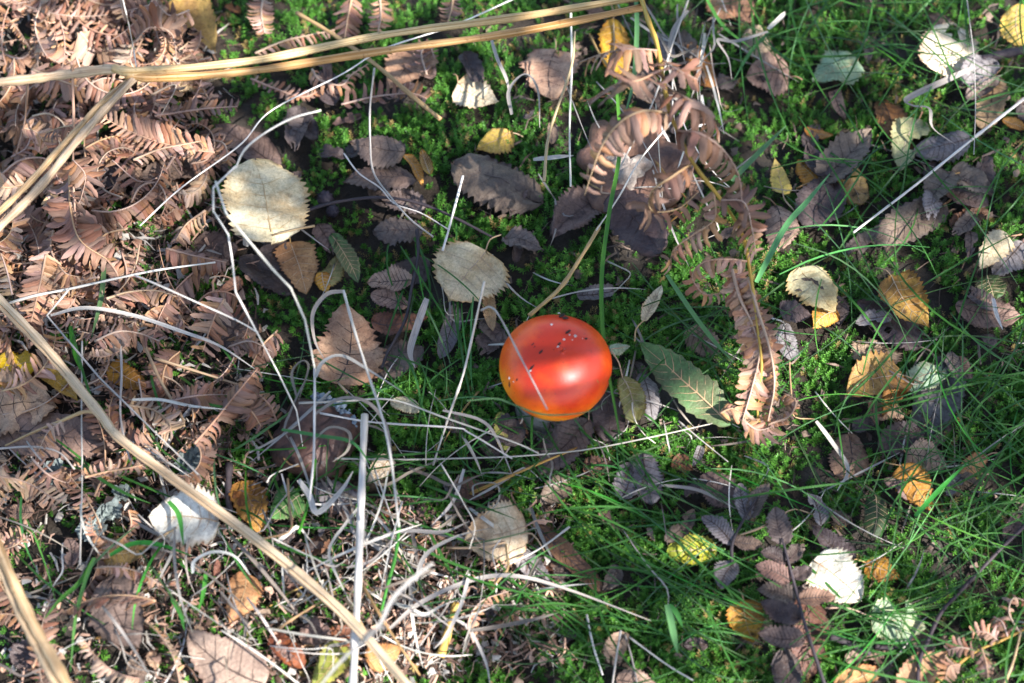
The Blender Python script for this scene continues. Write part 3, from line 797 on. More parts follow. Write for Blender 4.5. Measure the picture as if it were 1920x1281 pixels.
HC = .051                                       # height of the cap's widest ring above the ground
capC = P(1042, 688, HC)
RC = 104.5 * mpp(capC)
def build_mushroom():
    foot = Vector((capC.x - .0055, capC.y + .0005, 0)); foot.z = float(gz(foot.x, foot.y))
    root = empty("red_mushroom", foot)
    tag(root, "shiny orange-red round mushroom flecked with dirt standing in moss", "mushroom")
    off = capC - foot
    prof = []
    for i in range(26):
        a = math.pi / 2 * (1 - i / 25)
        prof.append((max(RC * math.cos(a) ** .92, .0004), .76 * RC * math.sin(a) ** 1.05 if a > 0 else 0))
    for i in range(1, 9):
        a = i / 8 * 1.15
        prof.append((RC * (1 - .16 * (1 - math.cos(a)) / (1 - math.cos(1.15))), -.40 * RC * math.sin(a) / math.sin(1.15)))
    prof.append((RC * .76, -.385 * RC))
    prof.append((RC * .62, -.30 * RC))
    V, F, U = revolve(prof, 72, lambda r, z, a: (r * (1 + .018 * math.sin(2 * a + 1) + .010 * math.sin(3 * a)), z + .0006 * math.sin(3 * a + 1) * (1 - abs(z) / RC)))
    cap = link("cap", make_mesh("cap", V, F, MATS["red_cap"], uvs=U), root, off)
    cap.rotation_euler = (R(5), R(7), 0)
    # gills: thin radial plates hidden under the rim
    V, F = [], []
    for k in range(90):
        a = 2 * math.pi * k / 90
        for rr, z in ((.28, -.28), (.75, -.385), (.75, -.31), (.28, -.12)):
            V.append((RC * rr * math.cos(a), RC * rr * math.sin(a), RC * z))
        F.append((4 * k, 4 * k + 1, 4 * k + 2, 4 * k + 3))
    g = link("gills", make_mesh("gills", V, F, MATS["gills"], False), cap)
    st = [Vector((0, 0, -.006)), Vector((.001, -.001, .010)), off + Vector((-.002, 0, -.012)), off + Vector((0, 0, .004))]
    rad = np.interp(np.linspace(0, 1, 16), [0, .25, .6, 1], [.0175, .0165, .0130, .0120])
    v, f, u = tube_geo(catmull(st, 16), rad, 18)
    link("stem", make_mesh("stem", v, f, MATS["pale_stem"], uvs=u), root)
    # dirt and veil flecks stuck to the cap; pixel, size px, dark?
    Mc = cap.rotation_euler.to_matrix()
    def on_cap(px, py):
        o = CAM; dd = (P(px, py, 0) - CAM).normalized()
        lo, best = 0.3, None
        for t in np.linspace(.6, .95, 700):
            q = Mc.transposed() @ (o + dd * t - capC)
            rr = math.hypot(q.x, q.y) / RC
            zz = q.z / (.76 * RC)
            if q.z >= 0 and rr ** 2.1 + max(zz, 0) ** 1.95 <= 1: best = q; break
            if q.z < 0 and rr <= 1 - .16 * min(1, (-q.z / (.4 * RC)) ** 2) and q.z > -.4 * RC: best = q; break
        return best
    spots = [(1048, 588, 4, 0), (1054, 592, 6, 1), (1060, 597, 7, 1), (1034, 609, 3.5, 0), (1066, 622, 4, 1), (1068, 628, 3, 0), (1078, 630, 4.5, 0), (1073, 638, 2.5, 0),
             (1057, 637, 4, 0), (1048, 646, 5, 1), (1046, 650, 3, 0), (1038, 656, 3, 1), (1098, 636, 5, 1), (1106, 637, 4, 1), (1092, 635, 2.5, 0),
             (1000, 645, 3, 1), (1003, 650, 2.5, 1), (997, 690, 4, 1), (994, 695, 3, 0), (955, 710, 3.5, 0), (956, 720, 4, 1), (963, 716, 2.5, 0), (1014, 660, 3, 1),
             (985, 620, 2, 0), (975, 628, 2.5, 1), (973, 640, 2, 0), (953, 655, 2.5, 0), (1006, 614, 2, 1), (1060, 715, 2, 0), (1023, 682, 2, 1), (1056, 680, 2, 1), (970, 712, 2.5, 1), (945, 715, 3, 1)]
    for px, py, s, dk in spots:
        q = on_cap(px, py)
        if q is None: continue
        nn = Vector((q.x, q.y, max(q.z, -.2 * RC) / .5)).normalized()
        e1 = nn.orthogonal().normalized(); e2 = nn.cross(e1)
        r0 = s * mpp(capC) * .78; q = q + nn * r0 * .25
        ph = random.random() * 6.28
        el = random.uniform(1.4, 3.2) if dk else random.uniform(1, 1.4)
        V = [q + nn * r0 * .6] + [q + (e1 * math.cos(ph + k * 1.047) * el + e2 * math.sin(ph + k * 1.047)) * r0 * random.uniform(.6, 1.2) - nn * r0 * .1 for k in range(6)]
        F = [(0, 1 + k, 1 + (k + 1) % 6) for k in range(6)]
        link("speck", make_mesh("speck", V, F, MATS["speck_dark" if dk else "speck_pale"]), cap)
    FOOT.append((capC.x - .005, capC.y - .010, 1, 0, .022, .024, .008))
build_mushroom()
def build_old_mushrooms():
    c = P(1186, 345, .016); k = mpp(c); r0 = 106 * k
    foot = P(1186, 345, 0)
    root = empty("old_mushroom", foot); tag(root, "large decaying flat brown mushroom cap with pale torn flesh behind the fern", "mushroom")
    prof = [(max(.0004, r0 * t), .016 + .008 * (1 - t ** 2.5) - .006 * math.exp(-(t / .25) ** 2)) for t in np.linspace(0, 1, 20)] + [(r0 * .97, .010), (r0 * .55, .009), (r0 * .1, .010)]
    def wob(r, z, a):
        w = noise.fractal((math.cos(a) * r * 60, math.sin(a) * r * 60, 2.2), 1, 2, 4)
        return r * (1 + (.15 * math.sin(3 * a + 1) + .06 * math.sin(7 * a) + .16 * noise.noise((math.cos(a) * 2.6, math.sin(a) * 2.6, 9))) * r / r0), z + .008 * w * r / r0
    V, F, U = revolve(prof, 60, wob)
    link("cap", make_mesh("cap", V, F, MATS["old_cap"], uvs=U), root)
    # torn pale flesh: an uneven raised sheet on the cap
    V, F = [], []
    cx, cy_ = -.004, -.004
    for i in range(9):
        for q in range(36):
            a = 2 * math.pi * q / 36
            rr = r0 * .40 * (i / 8) * (1 + .28 * math.sin(3 * a + .5) + .14 * math.sin(8 * a))
            x, y = cx + rr * math.cos(a), cy_ + rr * math.sin(a)
            V.append((x, y, .0265 + .0022 * noise.fractal((x * 190, y * 190, 5), 1, 2, 3) - .006 * (i / 8) ** 3))
    for i in range(8):
        for q in range(36):
            a, b_ = i * 36 + q, i * 36 + (q + 1) % 36
            F.append((a, a + 36, b_ + 36, b_))
    link("torn_flesh", make_mesh("torn_flesh", V, F, MATS["old_flesh"]), root)
    v, f, u = tube_geo(catmull([Vector((0, 0, -.006)), Vector((.001, 0, .006)), Vector((0, 0, .014))], 6), .011, 12)
    link("stem", make_mesh("stem", v, f, MATS["old_flesh"], uvs=u), root)
    FOOT.append((foot.x, foot.y, 1, 0, r0, r0, .008))
    # dark shrivelled one in the dry grass
    foot = P(596, 840, 0); r0 = 80 * mpp(foot)
    root = empty("dark_mushroom", foot); tag(root, "shrivelled dark purple-brown mushroom with bluish mould under dry grass", "mushroom")
    prof = [(max(.0004, r0 * math.sin(t)), .010 + .020 * math.cos(t) ** .8 if t < 1.55 else .010) for t in np.linspace(0, 1.57, 18)] + [(r0 * .93, .003), (r0 * .5, .004)]
    def wob2(r, z, a):
        w = noise.fractal((math.cos(a) * r * 55, math.sin(a) * r * 55, 7.7), 1, 2, 4)
        fold_ = -.0035 * math.exp(-(math.sin(a - .9) * r / .004) ** 2)
        return r * (1 + .09 * math.sin(4 * a) * r / r0), z + .004 * w + fold_ + .0016 * math.sin(11 * a + 3 * math.sin(2 * a)) * (r / r0) ** 1.5
    V, F, U = revolve(prof, 54, wob2)
    link("cap", make_mesh("cap", V, F, MATS["dark_cap"], uvs=U), root)
    V, F, cnt = [], [], 0
    for i in range(70):
        a = random.uniform(.2, 1.7); rr = r0 * random.uniform(.78, 1.0)
        c = Vector((rr * math.cos(a), rr * math.sin(a), .015 + .008 * random.random()))
        s = random.uniform(.0008, .0022)
        i0 = len(V)
        V += [c + Vector((0, 0, s))] + [c + Vector((math.cos(q * 1.26) * s, math.sin(q * 1.26) * s, 0)) * random.uniform(.7, 1.3) for q in range(5)]
        F += [(i0, i0 + 1 + q, i0 + 1 + (q + 1) % 5) for q in range(5)]
    link("mould", make_mesh("mould", V, F, MATS["mould"]), root)["kind"] = "stuff"
    v, f, u = tube_geo([(0, 0, -.006), (.001, 0, .004), (0, 0, .014)], .010, 10)
    link("stem", make_mesh("stem", v, f, MATS["dark_cap"], uvs=u), root)
    FOOT.append((foot.x, foot.y, 1, 0, r0, r0, .006))
    # black little cones in the moss
    for (px, py, s, lab) in ((610, 373, 14, "black bumpy alder cone in moss beside the big cream leaf"), (624, 396, 11, "smaller reddish black alder cone just below the black bumpy one")):
        c = P(px, py, .010); k = mpp(c)
        root = empty("alder_cone", c); tag(root, lab, "cone")
        V, F, U = revolve([(max(.0003, s * k * math.sin(t)), -1.25 * s * k * math.cos(t)) for t in np.linspace(0.02, 3.12, 12)], 14)
        link("core", make_mesh("core", V, F, MATS["cone"]), root).rotation_euler = (R(60), 0, R(25))
        ball = make_mesh("scale", [(x * .34 * s * k, y * .34 * s * k, z * .26 * s * k) for x, y, z in [(1, 0, 0), (.3, .95, 0), (-.8, .6, 0), (-.8, -.6, 0), (.3, -.95, 0), (0, 0, 1)]],
                         [(0, 1, 5), (1, 2, 5), (2, 3, 5), (3, 4, 5), (4, 0, 5)], MATS["cone"])
        for i in range(34):
            zz = 1 - 2 * (i + .5) / 34; a = i * 2.4
            nn = Vector((math.sqrt(1 - zz * zz) * math.cos(a), math.sqrt(1 - zz * zz) * math.sin(a), zz))
            o = link("scale", ball, root); o.location = nn * s * k * .98
            o.rotation_euler = nn.to_track_quat('Z', 'Y').to_euler()
build_old_mushrooms()

# ------------------------------------------------------------------ stalks, straws, twigs
def hp(pts, h):
    """pixel path -> points; each item (x, y) or (x, y, height)"""
    hi = lambda q: q if q < .06 else .06 + (q - .06) * 1.7
    return [np.array(P(p[0], p[1], hi(p[2] if len(p) > 2 else h))) for p in pts]
def stem_obj(name, pts, w, mat, label, cat, h=.015, group=None, taper=.75, nodes=0, n=None, kinked=False, parent=None, org=None, sides=7):
    W = hp(pts, h)
    n = n or max(6, 7 * (len(pts) - 1))
    if kinked:
        C_ = []
        for a, c in zip(W[:-1], W[1:]):
            C_ += [a + (c - a) * t for t in (0, .08, .35, .65, .92)]
        C_.append(W[-1])
    else:
        C_ = catmull(W, n)
    k = mpp(Vector(C_[len(C_) // 2]))
    N = len(C_)
    rad = np.linspace(w, w * taper, N) * k / 2 * (.52 if mat in ("straw", "dry_blade") else 1.0)
    if name == "grass_stalk": rad = rad * .7
    rad = rad * (1 + .10 * np.sin(np.arange(N) * 1.7) + .08 * np.sin(np.arange(N) * .6 + w))
    for i in range(nodes):
        j = int((i + .6) / nodes * (N - 1)); rad[j] *= 1.35
    B = np.array(org) if org is not None else C_[0]
    v, f, u = tube_geo([q - B for q in C_], rad, sides)
    if parent is not None:
        return link(name, make_mesh(name, v, f, MATS[mat], uvs=u), parent)
    o = link(name, make_mesh(name, v, f, MATS[mat], uvs=u), None, B)
    tag(o, label, cat, group)
    return o
def blade_geo(pts, w, twist=0.0, roll=0.0, vee=.35, tip=.15, root_w=.7):
    pts, t, s, u = frames(pts)
    n = len(pts)
    V, F, U = [], [], []
    for i in range(n):
        q = i / (n - 1)
        ww = w / 2 * min(1, root_w + q * 2) * (1 if q < .55 else 1 - (1 - tip) * ((q - .55) / .45) ** 1.3)
        a = roll + twist * q
        sd = s[i] * math.cos(a) + u[i] * math.sin(a)
        nr = -s[i] * math.sin(a) + u[i] * math.cos(a)
        for c in (-1, 0, 1):
            V.append(pts[i] + sd * c * ww + nr * (abs(c) * vee * ww)); U.append((q, .5 + c * .5))
    for i in range(n - 1):
        for c in range(2):
            a = i * 3 + c
            F.append((a, a + 1, a + 4, a + 3))
    return V, F, U
def blade_obj(name, pts, w, mat, label, cat="grass blade", h=.015, group=None, twist=0.0, roll=0.0, n=None, tip=.15, vee=.35, parent=None, org=None):
    W = hp(pts, h)
    C_ = catmull(W, n or max(9, 6 * (len(pts) - 1)))
    k = mpp(Vector(C_[len(C_) // 2]))
    B = C_[0] if org is None else np.array(org)
    v, f, u = blade_geo([q - B for q in C_], w * k * (.58 if "straw" in mat or "dry" in mat or "old" in mat else .74), twist, roll, vee, tip)
    me = make_mesh(name, v, f, MATS[mat], uvs=u)
    if parent is not None:
        return link(name, me, parent)
    o = link(name, me, None, B)
    tag(o, label, cat, group)
    return o

# ------------------------------------------------------------------ bracken: pinnule shapes shared by all
def pinnule_mesh(i):
    r_ = random.Random(100 + i)
    curl, hook, tw = r_.uniform(.4, 2.0), -1.6 + 3.1 * (i // 3) / 7 + r_.uniform(-.3, .3), r_.uniform(-.6, .6)
    V, F, U = [], [], []
    nu, cols = 7, (-1, -.5, 0, .5, 1)
    for a in range(nu):
        u = a / (nu - 1)
        w = .150 * (1 - .30 * u) * (1 if u < .8 else 1 - ((u - .8) / .2) ** 2 * .85) * (1 + .12 * math.sin(u * 17 + i)) * (1.25 if u < .05 else 1)
        ang = hook * u
        cx = (math.sin(ang) / hook if abs(hook) > .05 else u) if abs(hook) > .05 else u
        cz = (1 - math.cos(ang)) / hook if abs(hook) > .05 else 0
        for c in cols:
            y = w * c
            z = -curl * .5 * w * c * c + .02 * math.sin(u * 9 + c * 2 + i) - (.02 if c == 0 else 0)
            t_ = tw * u
            yy, zz = y * math.cos(t_) - z * math.sin(t_), y * math.sin(t_) + z * math.cos(t_)
            V.append((cx, yy, cz + zz)); U.append((u, .5 + c * .5))
    k = len(cols)
    for a in range(nu - 1):
        for c in range(k - 1):
            q = a * k + c
            F.append((q, q + k, q + k + 1, q + 1))
    return V, F, U
fibre_mat("fern_tan", (.50, .33, .22), (.34, .21, .13), (.16, .09, .05), .35, .55, .15, 1.2, 9, .22, .012)
fibre_mat("fern_dark", (.27, .145, .095), (.16, .085, .060), (.08, .045, .03), .35, .55, .12, 1.2, 9, .28, .012)
PIN = {}
for i in range(24):
    g_ = pinnule_mesh(i)
    for mk in ("fern", "fern_tan", "fern_dark"):
        PIN[(mk, i)] = make_mesh("pinnule", g_[0], g_[1], MATS[mk], uvs=g_[2])
def pinna(path, ln, npair, parent=None, org=None, sides=(1, 1), h=.02, sweep=68, droop=.2, label=None, group=None, w=5, jitter=7, seed=None, profile=None, world=False, roll=0.0, wide=1.0, mk=None):
    """a strip of bracken: a thin stem with leaflets on both sides; a thing (parent None) or a part of a frond"""
    W = [np.array(q) for q in path] if world else hp(path, h)
    C_ = catmull(W, max(14, 6 * (len(W) - 1)))
    k = mpp(Vector(C_[len(C_) // 2]))
    top = parent is None
    B = C_[0] if top else np.array(org)
    N = len(C_)
    v, f, u = tube_geo([q - B for q in C_], np.linspace(w, w * .35, N) * k / 2, 5)
    me = make_mesh("stem", v, f, MATS["fern_stem"], uvs=u)
    if top:
        root = empty("bracken_frond", Vector(B)); tag(root, label, "fern", group)
        link("stem", me, root); holder = root
    else:
        holder = link("pinna", me, parent)
    pts, t, s, un = frames(C_)
    fam = random.randrange(8)
    mk = mk or random.choice(("fern", "fern", "fern", "fern_tan", "fern_dark", "fern_dark"))
    for i in range(npair):
        q = (i + .5) / npair
        fi = q * (N - 1); i0 = min(int(fi), N - 2); ft = fi - i0
        p = pts[i0] * (1 - ft) + pts[i0 + 1] * ft - B
        T, S_, Un = t[i0], s[i0], un[i0]
        prof = profile(q) if profile else (.55 + .45 * math.sin(math.pi * min(1, q * .9 + .12)))
        for sd, sc in ((1, sides[0]), (-1, sides[1])):
            if sc <= 0: continue
            a = R(sweep + random.gauss(0, jitter))
            ro = roll + random.gauss(0, .06)
            S2 = S_ * math.cos(ro) + Un * math.sin(ro)
            U2 = -S_ * math.sin(ro) + Un * math.cos(ro)
            X = Vector(T * math.cos(a) + S2 * sd * math.sin(a) - U2 * (droop + random.gauss(0, .12)))
            X.normalize()
            Z = Vector(U2) + Vector((random.gauss(0, .15), random.gauss(0, .15), 0))
            Y = Z.cross(X).normalized(); Z = X.cross(Y)
            Ls = ln * k * prof * sc * random.uniform(.86, 1.10)
            o = bpy.data.objects.new("pinnule", PIN[(mk, fam * 3 + random.randrange(3))]); C.objects.link(o)
            o.parent = holder
            M = Matrix(((X.x, Y.x, Z.x), (X.y, Y.y, Z.y), (X.z, Y.z, Z.z))).to_4x4()
            sw = random.uniform(.85, 1.2)
            sl = min(1.0, Ls / (20 * k)) if Ls < 20 * k else 1.0
            o.matrix_local = Matrix.Translation(Vector(p)) @ M @ Matrix.Diagonal((Ls, Ls * wide * sw * (1.0 if ln > 24 else 1.25), Ls, 1))
    return holder

# ---- the big bracken: double stalk across the top, side branch, hanging frond on the right
def big_bracken():
    org = P(-30, 157, .10)
    root = empty("bracken_plant", org)
    tag(root, "tall dry bracken with split tan stalk and brown frond hanging at its end", "fern")
    o = np.array(org)
    S = lambda nm, pts, w, mat="stalk", **kw: stem_obj(nm, pts, w, mat, None, None, parent=root, org=o, **kw)
    S("stalk", [(-30, 157, .10), (60, 148, .10), (130, 139, .10), (212, 130, .10), (256, 140, .10)], 17, h=.10, taper=1.15, sides=10)
    S("stalk", [(212, 128, .101), (262, 134, .101), (480, 113, .098), (720, 66, .096), (960, 34, .096), (1205, -6, .10)], 17, taper=.85, sides=10)
    S("stalk", [(236, 142, .10), (300, 146, .10), (480, 132, .097), (720, 95, .095), (960, 62, .095), (1205, 14, .099)], 16, taper=.9, sides=10)
    S("stalk", [(258, 140, .10), (208, 193, .097), (143, 266, .092), (70, 356, .088), (-16, 440, .085)], 14, taper=1.1, sides=10)
    S("stalk", [(246, 148, .098), (190, 194, .094), (122, 268, .089), (48, 350, .085), (-28, 422, .082)], 11, taper=1.1, sides=10)
    S("side_stem", [(134, 118, .106), (136, 140, .10), (138, 230, .085), (137, 320, .065), (142, 430, .04)], 6, "fern_stem", taper=.6)
    S("side_stem", [(52, 150, .10), (50, 190, .08), (44, 240, .06), (30, 290, .04)], 5, "fern_stem", taper=.5)
    S("side_stem", [(228, -10, .12), (240, 40, .11), (250, 90, .09), (256, 128, .09)], 5, "straw", taper=.8)
    # hanging frond
    S("stalk", [(1202, -4, .10), (1216, 40, .105), (1232, 85, .11), (1244, 150, .112), (1258, 215, .11), (1296, 300, .102), (1350, 372, .09), (1392, 440, .078),
                (1408, 520, .065), (1420, 610, .052), (1428, 690, .042), (1420, 770, .030), (1432, 815, .022)], 10, "ochre_stem", taper=.45, n=60)
    pn = lambda path, ln, n_, **kw: pinna(path, ln * 1.25, int(n_ * 1.3), parent=root, org=o, wide=1.1, mk=random.choice(("fern", "fern_dark")), **kw)
    pn([(1236, 95, .11), (1190, 92, .12), (1140, 98, .115), (1082, 118, .105)], 42, 9, w=4)
    pn([(1240, 130, .11), (1200, 150, .125), (1150, 160, .12), (1110, 185, .105)], 46, 9, w=4)
    pn([(1252, 212, .11), (1205, 208, .12), (1160, 232, .118), (1126, 280, .11), (1096, 366, .095)], 46, 14, w=5)
    pn([(1240, 110, .11), (1268, 130, .12), (1310, 150, .118)], 40, 6, w=4)
    pn([(1250, 165, .11), (1290, 185, .12), (1330, 210, .112), (1345, 240, .1)], 48, 8, w=4)
    pn([(1268, 245, .108), (1310, 250, .115), (1355, 280, .11), (1385, 330, .1), (1392, 390, .09)], 46, 12, w=5)
    pn([(1300, 305, .10), (1262, 330, .108), (1222, 360, .1), (1222, 395, .09), (1270, 392, .086), (1310, 360, .088)], 40, 13, w=5)
    pn([(1338, 358, .092), (1340, 410, .085), (1300, 440, .078), (1262, 470, .07), (1258, 505, .06)], 34, 11, w=4)
    pn([(1352, 375, .09), (1395, 380, .092), (1410, 430, .085), (1418, 480, .075)], 40, 9, w=4)
    pn([(1400, 490, .07), (1362, 486, .072), (1318, 492, .068), (1298, 520, .06), (1322, 552, .055), (1362, 548, .05)], 30, 14, w=4, sweep=80)
    big = dict(w=7, droop=1.0, sweep=74, jitter=14)
    pn([(1372, 505, .062), (1388, 560, .058), (1412, 610, .05), (1424, 660, .045), (1412, 720, .04), (1392, 790, .034)], 40, 36, sides=(.85, 1), **big)
    pn([(1404, 520, .064), (1420, 580, .058), (1442, 650, .05), (1452, 720, .043), (1440, 790, .034)], 32, 30, sides=(1, .9), **big)
    pn([(1440, 796, .03), (1480, 780, .032), (1492, 752, .036), (1470, 738, .034)], 24, 10, w=5, sides=(.5, 1))
    pn([(1395, 790, .032), (1420, 806, .03), (1446, 800, .026), (1462, 780, .024)], 30, 9, w=5)
    pn([(1350, 775, .03), (1372, 766, .034), (1392, 775, .034)], 26, 7, w=4)
    # leaflets on the thin side stems
    pn([(138, 235, .084), (110, 240, .08), (85, 250, .07)], 26, 6, w=3)
    pn([(137, 300, .07), (160, 330, .068), (150, 380, .06)], 30, 8, w=3)
    pn([(141, 410, .046), (132, 380, .05), (134, 430, .04), (160, 470, .034), (205, 492, .03)], 46, 13, w=4, sides=(.25, 1), sweep=80)
    pn([(44, 240, .06), (70, 250, .055), (90, 280, .045)], 28, 7, w=3)
big_bracken()
def stalk_thing(parts, label, leafy=()):
    org = P(*parts[0][0][0])
    root = empty("bracken_stalk", org); tag(root, label, "stalk")
    o = np.array(org)
    for pts, w, mat, tp in parts:
        stem_obj("stem" if mat == "stalk" else "side_stem", pts, w, mat, None, None, parent=root, org=o, taper=tp, sides=10)
    for a in leafy:
        pinna(a[0], a[1], a[2], parent=root, org=o, w=3)
stalk_thing([([(-15, 545, .045), (60, 622, .047), (122, 692, .048), (190, 776, .05), (228, 822, .05), (330, 898, .052), (480, 1008, .055), (640, 1142, .058), (780, 1300, .06)], 15, "stalk", .8),
             ([(-15, 560, .043), (60, 634, .045), (122, 703, .046), (186, 782, .048), (226, 828, .048), (330, 907, .050), (480, 1018, .053), (640, 1153, .056), (772, 1300, .058)], 11, "stalk", .9),
             ([(192, 778, .048), (160, 772, .046), (118, 788, .036), (60, 812, .026), (10, 836, .018)], 8, "ochre_stem", .5)],
            "long split tan bracken stalk running diagonally over the leaf litter", [([(118, 788, .036), (90, 810, .034), (70, 850, .03)], 26, 7)])
stalk_thing([([(-20, 985, .07), (20, 1080, .072), (58, 1162, .074), (96, 1230, .075), (134, 1300, .076)], 20, "stalk", 1.0),
             ([(-26, 1000, .068), (12, 1094, .070), (48, 1175, .072), (84, 1245, .073), (116, 1300, .074)], 14, "stalk", 1.0)],
            "sunlit thick tan bracken stalk by the large veined brown leaf")

# ---- other bracken pieces that can be picked out
G1 = "dry bracken pieces in the tangled heap"
LG = "larger arching bracken piece lying on top of the fern heap"
FERN = [
 ([(290, 218), (340, 210), (395, 203), (446, 200)], 34, 12, "neat brown fern comb below the tan stalk fork", dict(sides=(.75, 1), h=.035)),
 ([(312, 466), (365, 480), (424, 492)], 46, 11, "neat rusty fern comb beside a green moss patch", dict(h=.03)),
 ([(478, 100), (530, 78), (580, 66), (628, 56)], 26, 13, "small pinkish fern strip on moss just under the tan stalk", dict(h=.018)),
 ([(470, 148), (520, 168), (566, 182), (600, 170)], 22, 12, "fine brown fern strip on dark moss below the stalk", dict(h=.014)),
 ([(640, 196), (690, 184), (730, 178), (775, 176), (800, 185)], 36, 10, "shrivelled fern sprig with clawlike leaflets by the blotched tan leaf", dict(h=.022)),
 ([(585, 130), (600, 150), (640, 160), (660, 140), (690, 120)], 28, 10, "crumpled brown fern curl under the double stalk", dict(h=.02)),
 ([(800, 140), (790, 100), (805, 85), (815, 110)], 20, 8, "little coiled fern tip above the hooked cream leaf", dict(h=.016)),
 ([(660, -5), (652, 35), (646, 75)], 32, 10, "brown fern strip pointing down to the stalk beside another", dict(h=.02)),
 ([(712, -5), (714, 30), (708, 66)], 26, 9, "shorter brown fern strip pointing at the double stalk", dict(h=.02)),
 ([(494, -6), (490, 25), (496, 62)], 32, 10, "ragged fern strip near the golden curled leaf", dict(h=.02)),
 ([(850, -6), (846, 20), (838, 48)], 26, 8, "small fern strip behind the upper stalk", dict(h=.018)),
 ([(888, 1205), (878, 1168), (902, 1128), (956, 1108)], 22, 13, "curled comb of brown fern on bare grey soil", dict(h=.02, sides=(1, .15), sweep=80)),
 ([(985, 1140), (950, 1160), (925, 1192)], 26, 6, "small grey withered fern piece beside the curled comb", dict(h=.014)),
 ([(1752, 1285), (1800, 1235), (1850, 1205), (1915, 1180)], 10, 4, None, None),
]
for row in FERN:
    if row[3] is None: continue
    pinna(row[0], row[1], int(row[2] * 1.2), label=row[3], **row[4])
def corner_fern():
    org = P(1740, 1295, .02); o = np.array(org)
    root = empty("bracken_frond", org); tag(root, "light brown lobed fern beside the backlit orange leaf", "fern")
    stem_obj("stem", [(1740, 1295, .02), (1820, 1228, .024), (1880, 1200, .026), (1930, 1176, .026)], 6, "ochre_stem", None, None, parent=root, org=o)
    stem_obj("stem", [(1880, 1290, .02), (1900, 1240, .024), (1915, 1180, .026)], 6, "ochre_stem", None, None, parent=root, org=o)
    for path in ([(1830, 1220, .026), (1800, 1214, .028), (1775, 1220, .026)], [(1840, 1216, .026), (1850, 1245, .026), (1852, 1272, .022)], [(1872, 1202, .026), (1850, 1186, .028), (1820, 1186, .026)],
                 [(1890, 1196, .026), (1880, 1168, .03), (1862, 1156, .028)], [(1912, 1186, .026), (1892, 1150, .032), (1900, 1122, .03), (1925, 1128, .028)], [(1800, 1245, .024), (1780, 1250, .026), (1772, 1275, .024)]):
        pinna(path, 24, 6, parent=root, org=o, w=4)
corner_fern()
HEAP = [  # arcs that can be seen in the heap
 ([(78, 6), (66, 50), (84, 100), (110, 118)], 50, 12, (.2, 1)), ([(252, 82), (282, 52), (322, 64), (332, 118)], 46, 14, (.3, 1)), ([(130, 330), (132, 390), (150, 450), (200, 486)], 52, 14, (1, .25)),
 ([(246, 380), (264, 350), (296, 344), (312, 376), (300, 410)], 34, 16, (.4, 1)), ([(365, 832), (410, 780), (450, 730), (484, 690)], 50, 14, (1, .8)), ([(322, 752), (370, 742), (432, 740)], 46, 10, (1, .6)),
 ([(-6, 892), (50, 905), (112, 942)], 34, 13, (1, 1)), ([(60, 860), (90, 890), (128, 905), (132, 880)], 30, 10, (1, 1)), ([(160, 895), (200, 885), (250, 876), (282, 868)], 28, 12, (1, 1)),
 ([(86, 478), (76, 530), (58, 604)], 38, 12, (1, 1)), ([(200, 560), (240, 548), (290, 545), (330, 556)], 34, 12, (1, .7)), ([(100, 432), (96, 470), (120, 510), (150, 520)], 34, 12, (1, .3)),
 ([(240, 760), (290, 770), (320, 800), (300, 815)], 30, 12, (1, 1)), ([(178, 640), (220, 622), (260, 625), (300, 640)], 32, 10, (1, 1)), ([(420, 560), (400, 600), (380, 660)], 40, 7, (1, 1)),
 ([(250, 300), (300, 280), (350, 270), (390, 262)], 26, 12, (1, 1)), ([(390, 262), (420, 270), (425, 300), (400, 300)], 22, 9, (1, 1)), ([(20, 220), (60, 250), (120, 260)], 44, 9, (1, 1)),
 ([(0, 330), (40, 300), (90, 300), (110, 340)], 44, 11, (1, .6)), ([(330, 290), (300, 330), (260, 340), (210, 300)], 34, 11, (1, 1)), ([(355, 20), (320, 30), (290, 10), (240, 20)], 40, 9, (1, 1)),
 ([(150, 60), (180, 90), (240, 100)], 50, 8, (1, .7)), ([(0, 100), (40, 110), (70, 90), (120, 96)], 42, 9, (1, 1)), ([(230, 190), (260, 230), (250, 290), (215, 280)], 44, 10, (1, .6)),
 ([(280, 180), (330, 160), (300, 220)], 36, 8, (1, 1)), ([(385, 395), (350, 420), (330, 450)], 32, 9, (1, 1)), ([(60, 130), (110, 150), (170, 170)], 40, 9, (1, 1)),
 ([(440, 760), (470, 770), (490, 800)], 36, 8, (1, 1)), ([(520, 620), (490, 650), (470, 690)], 34, 8, (1, 1)), ([(430, 650), (470, 640), (510, 660)], 30, 8, (1, 1)),
]
for path, ln, n_, sd in HEAP:
    h0 = random.uniform(.018, .045)
    W = [(x, y, h0 + random.uniform(-.008, .010)) for x, y in path]
    pinna(W, ln * 1.08, int(n_ * 1.25), label=LG, group=G1, sides=sd, droop=random.uniform(0, .5), roll=random.uniform(-.5, .5))
def rand_arc(cx, cy_, L, a, bend, n=4):
    pts = []
    x, y = cx - math.cos(a) * L / 2, cy_ - math.sin(a) * L / 2
    for i in range(n):
        pts.append((x, y))
        aa = a + bend * (i / (n - 1) - .5)
        x += math.cos(aa) * L / (n - 1); y += math.sin(aa) * L / (n - 1)
    return pts
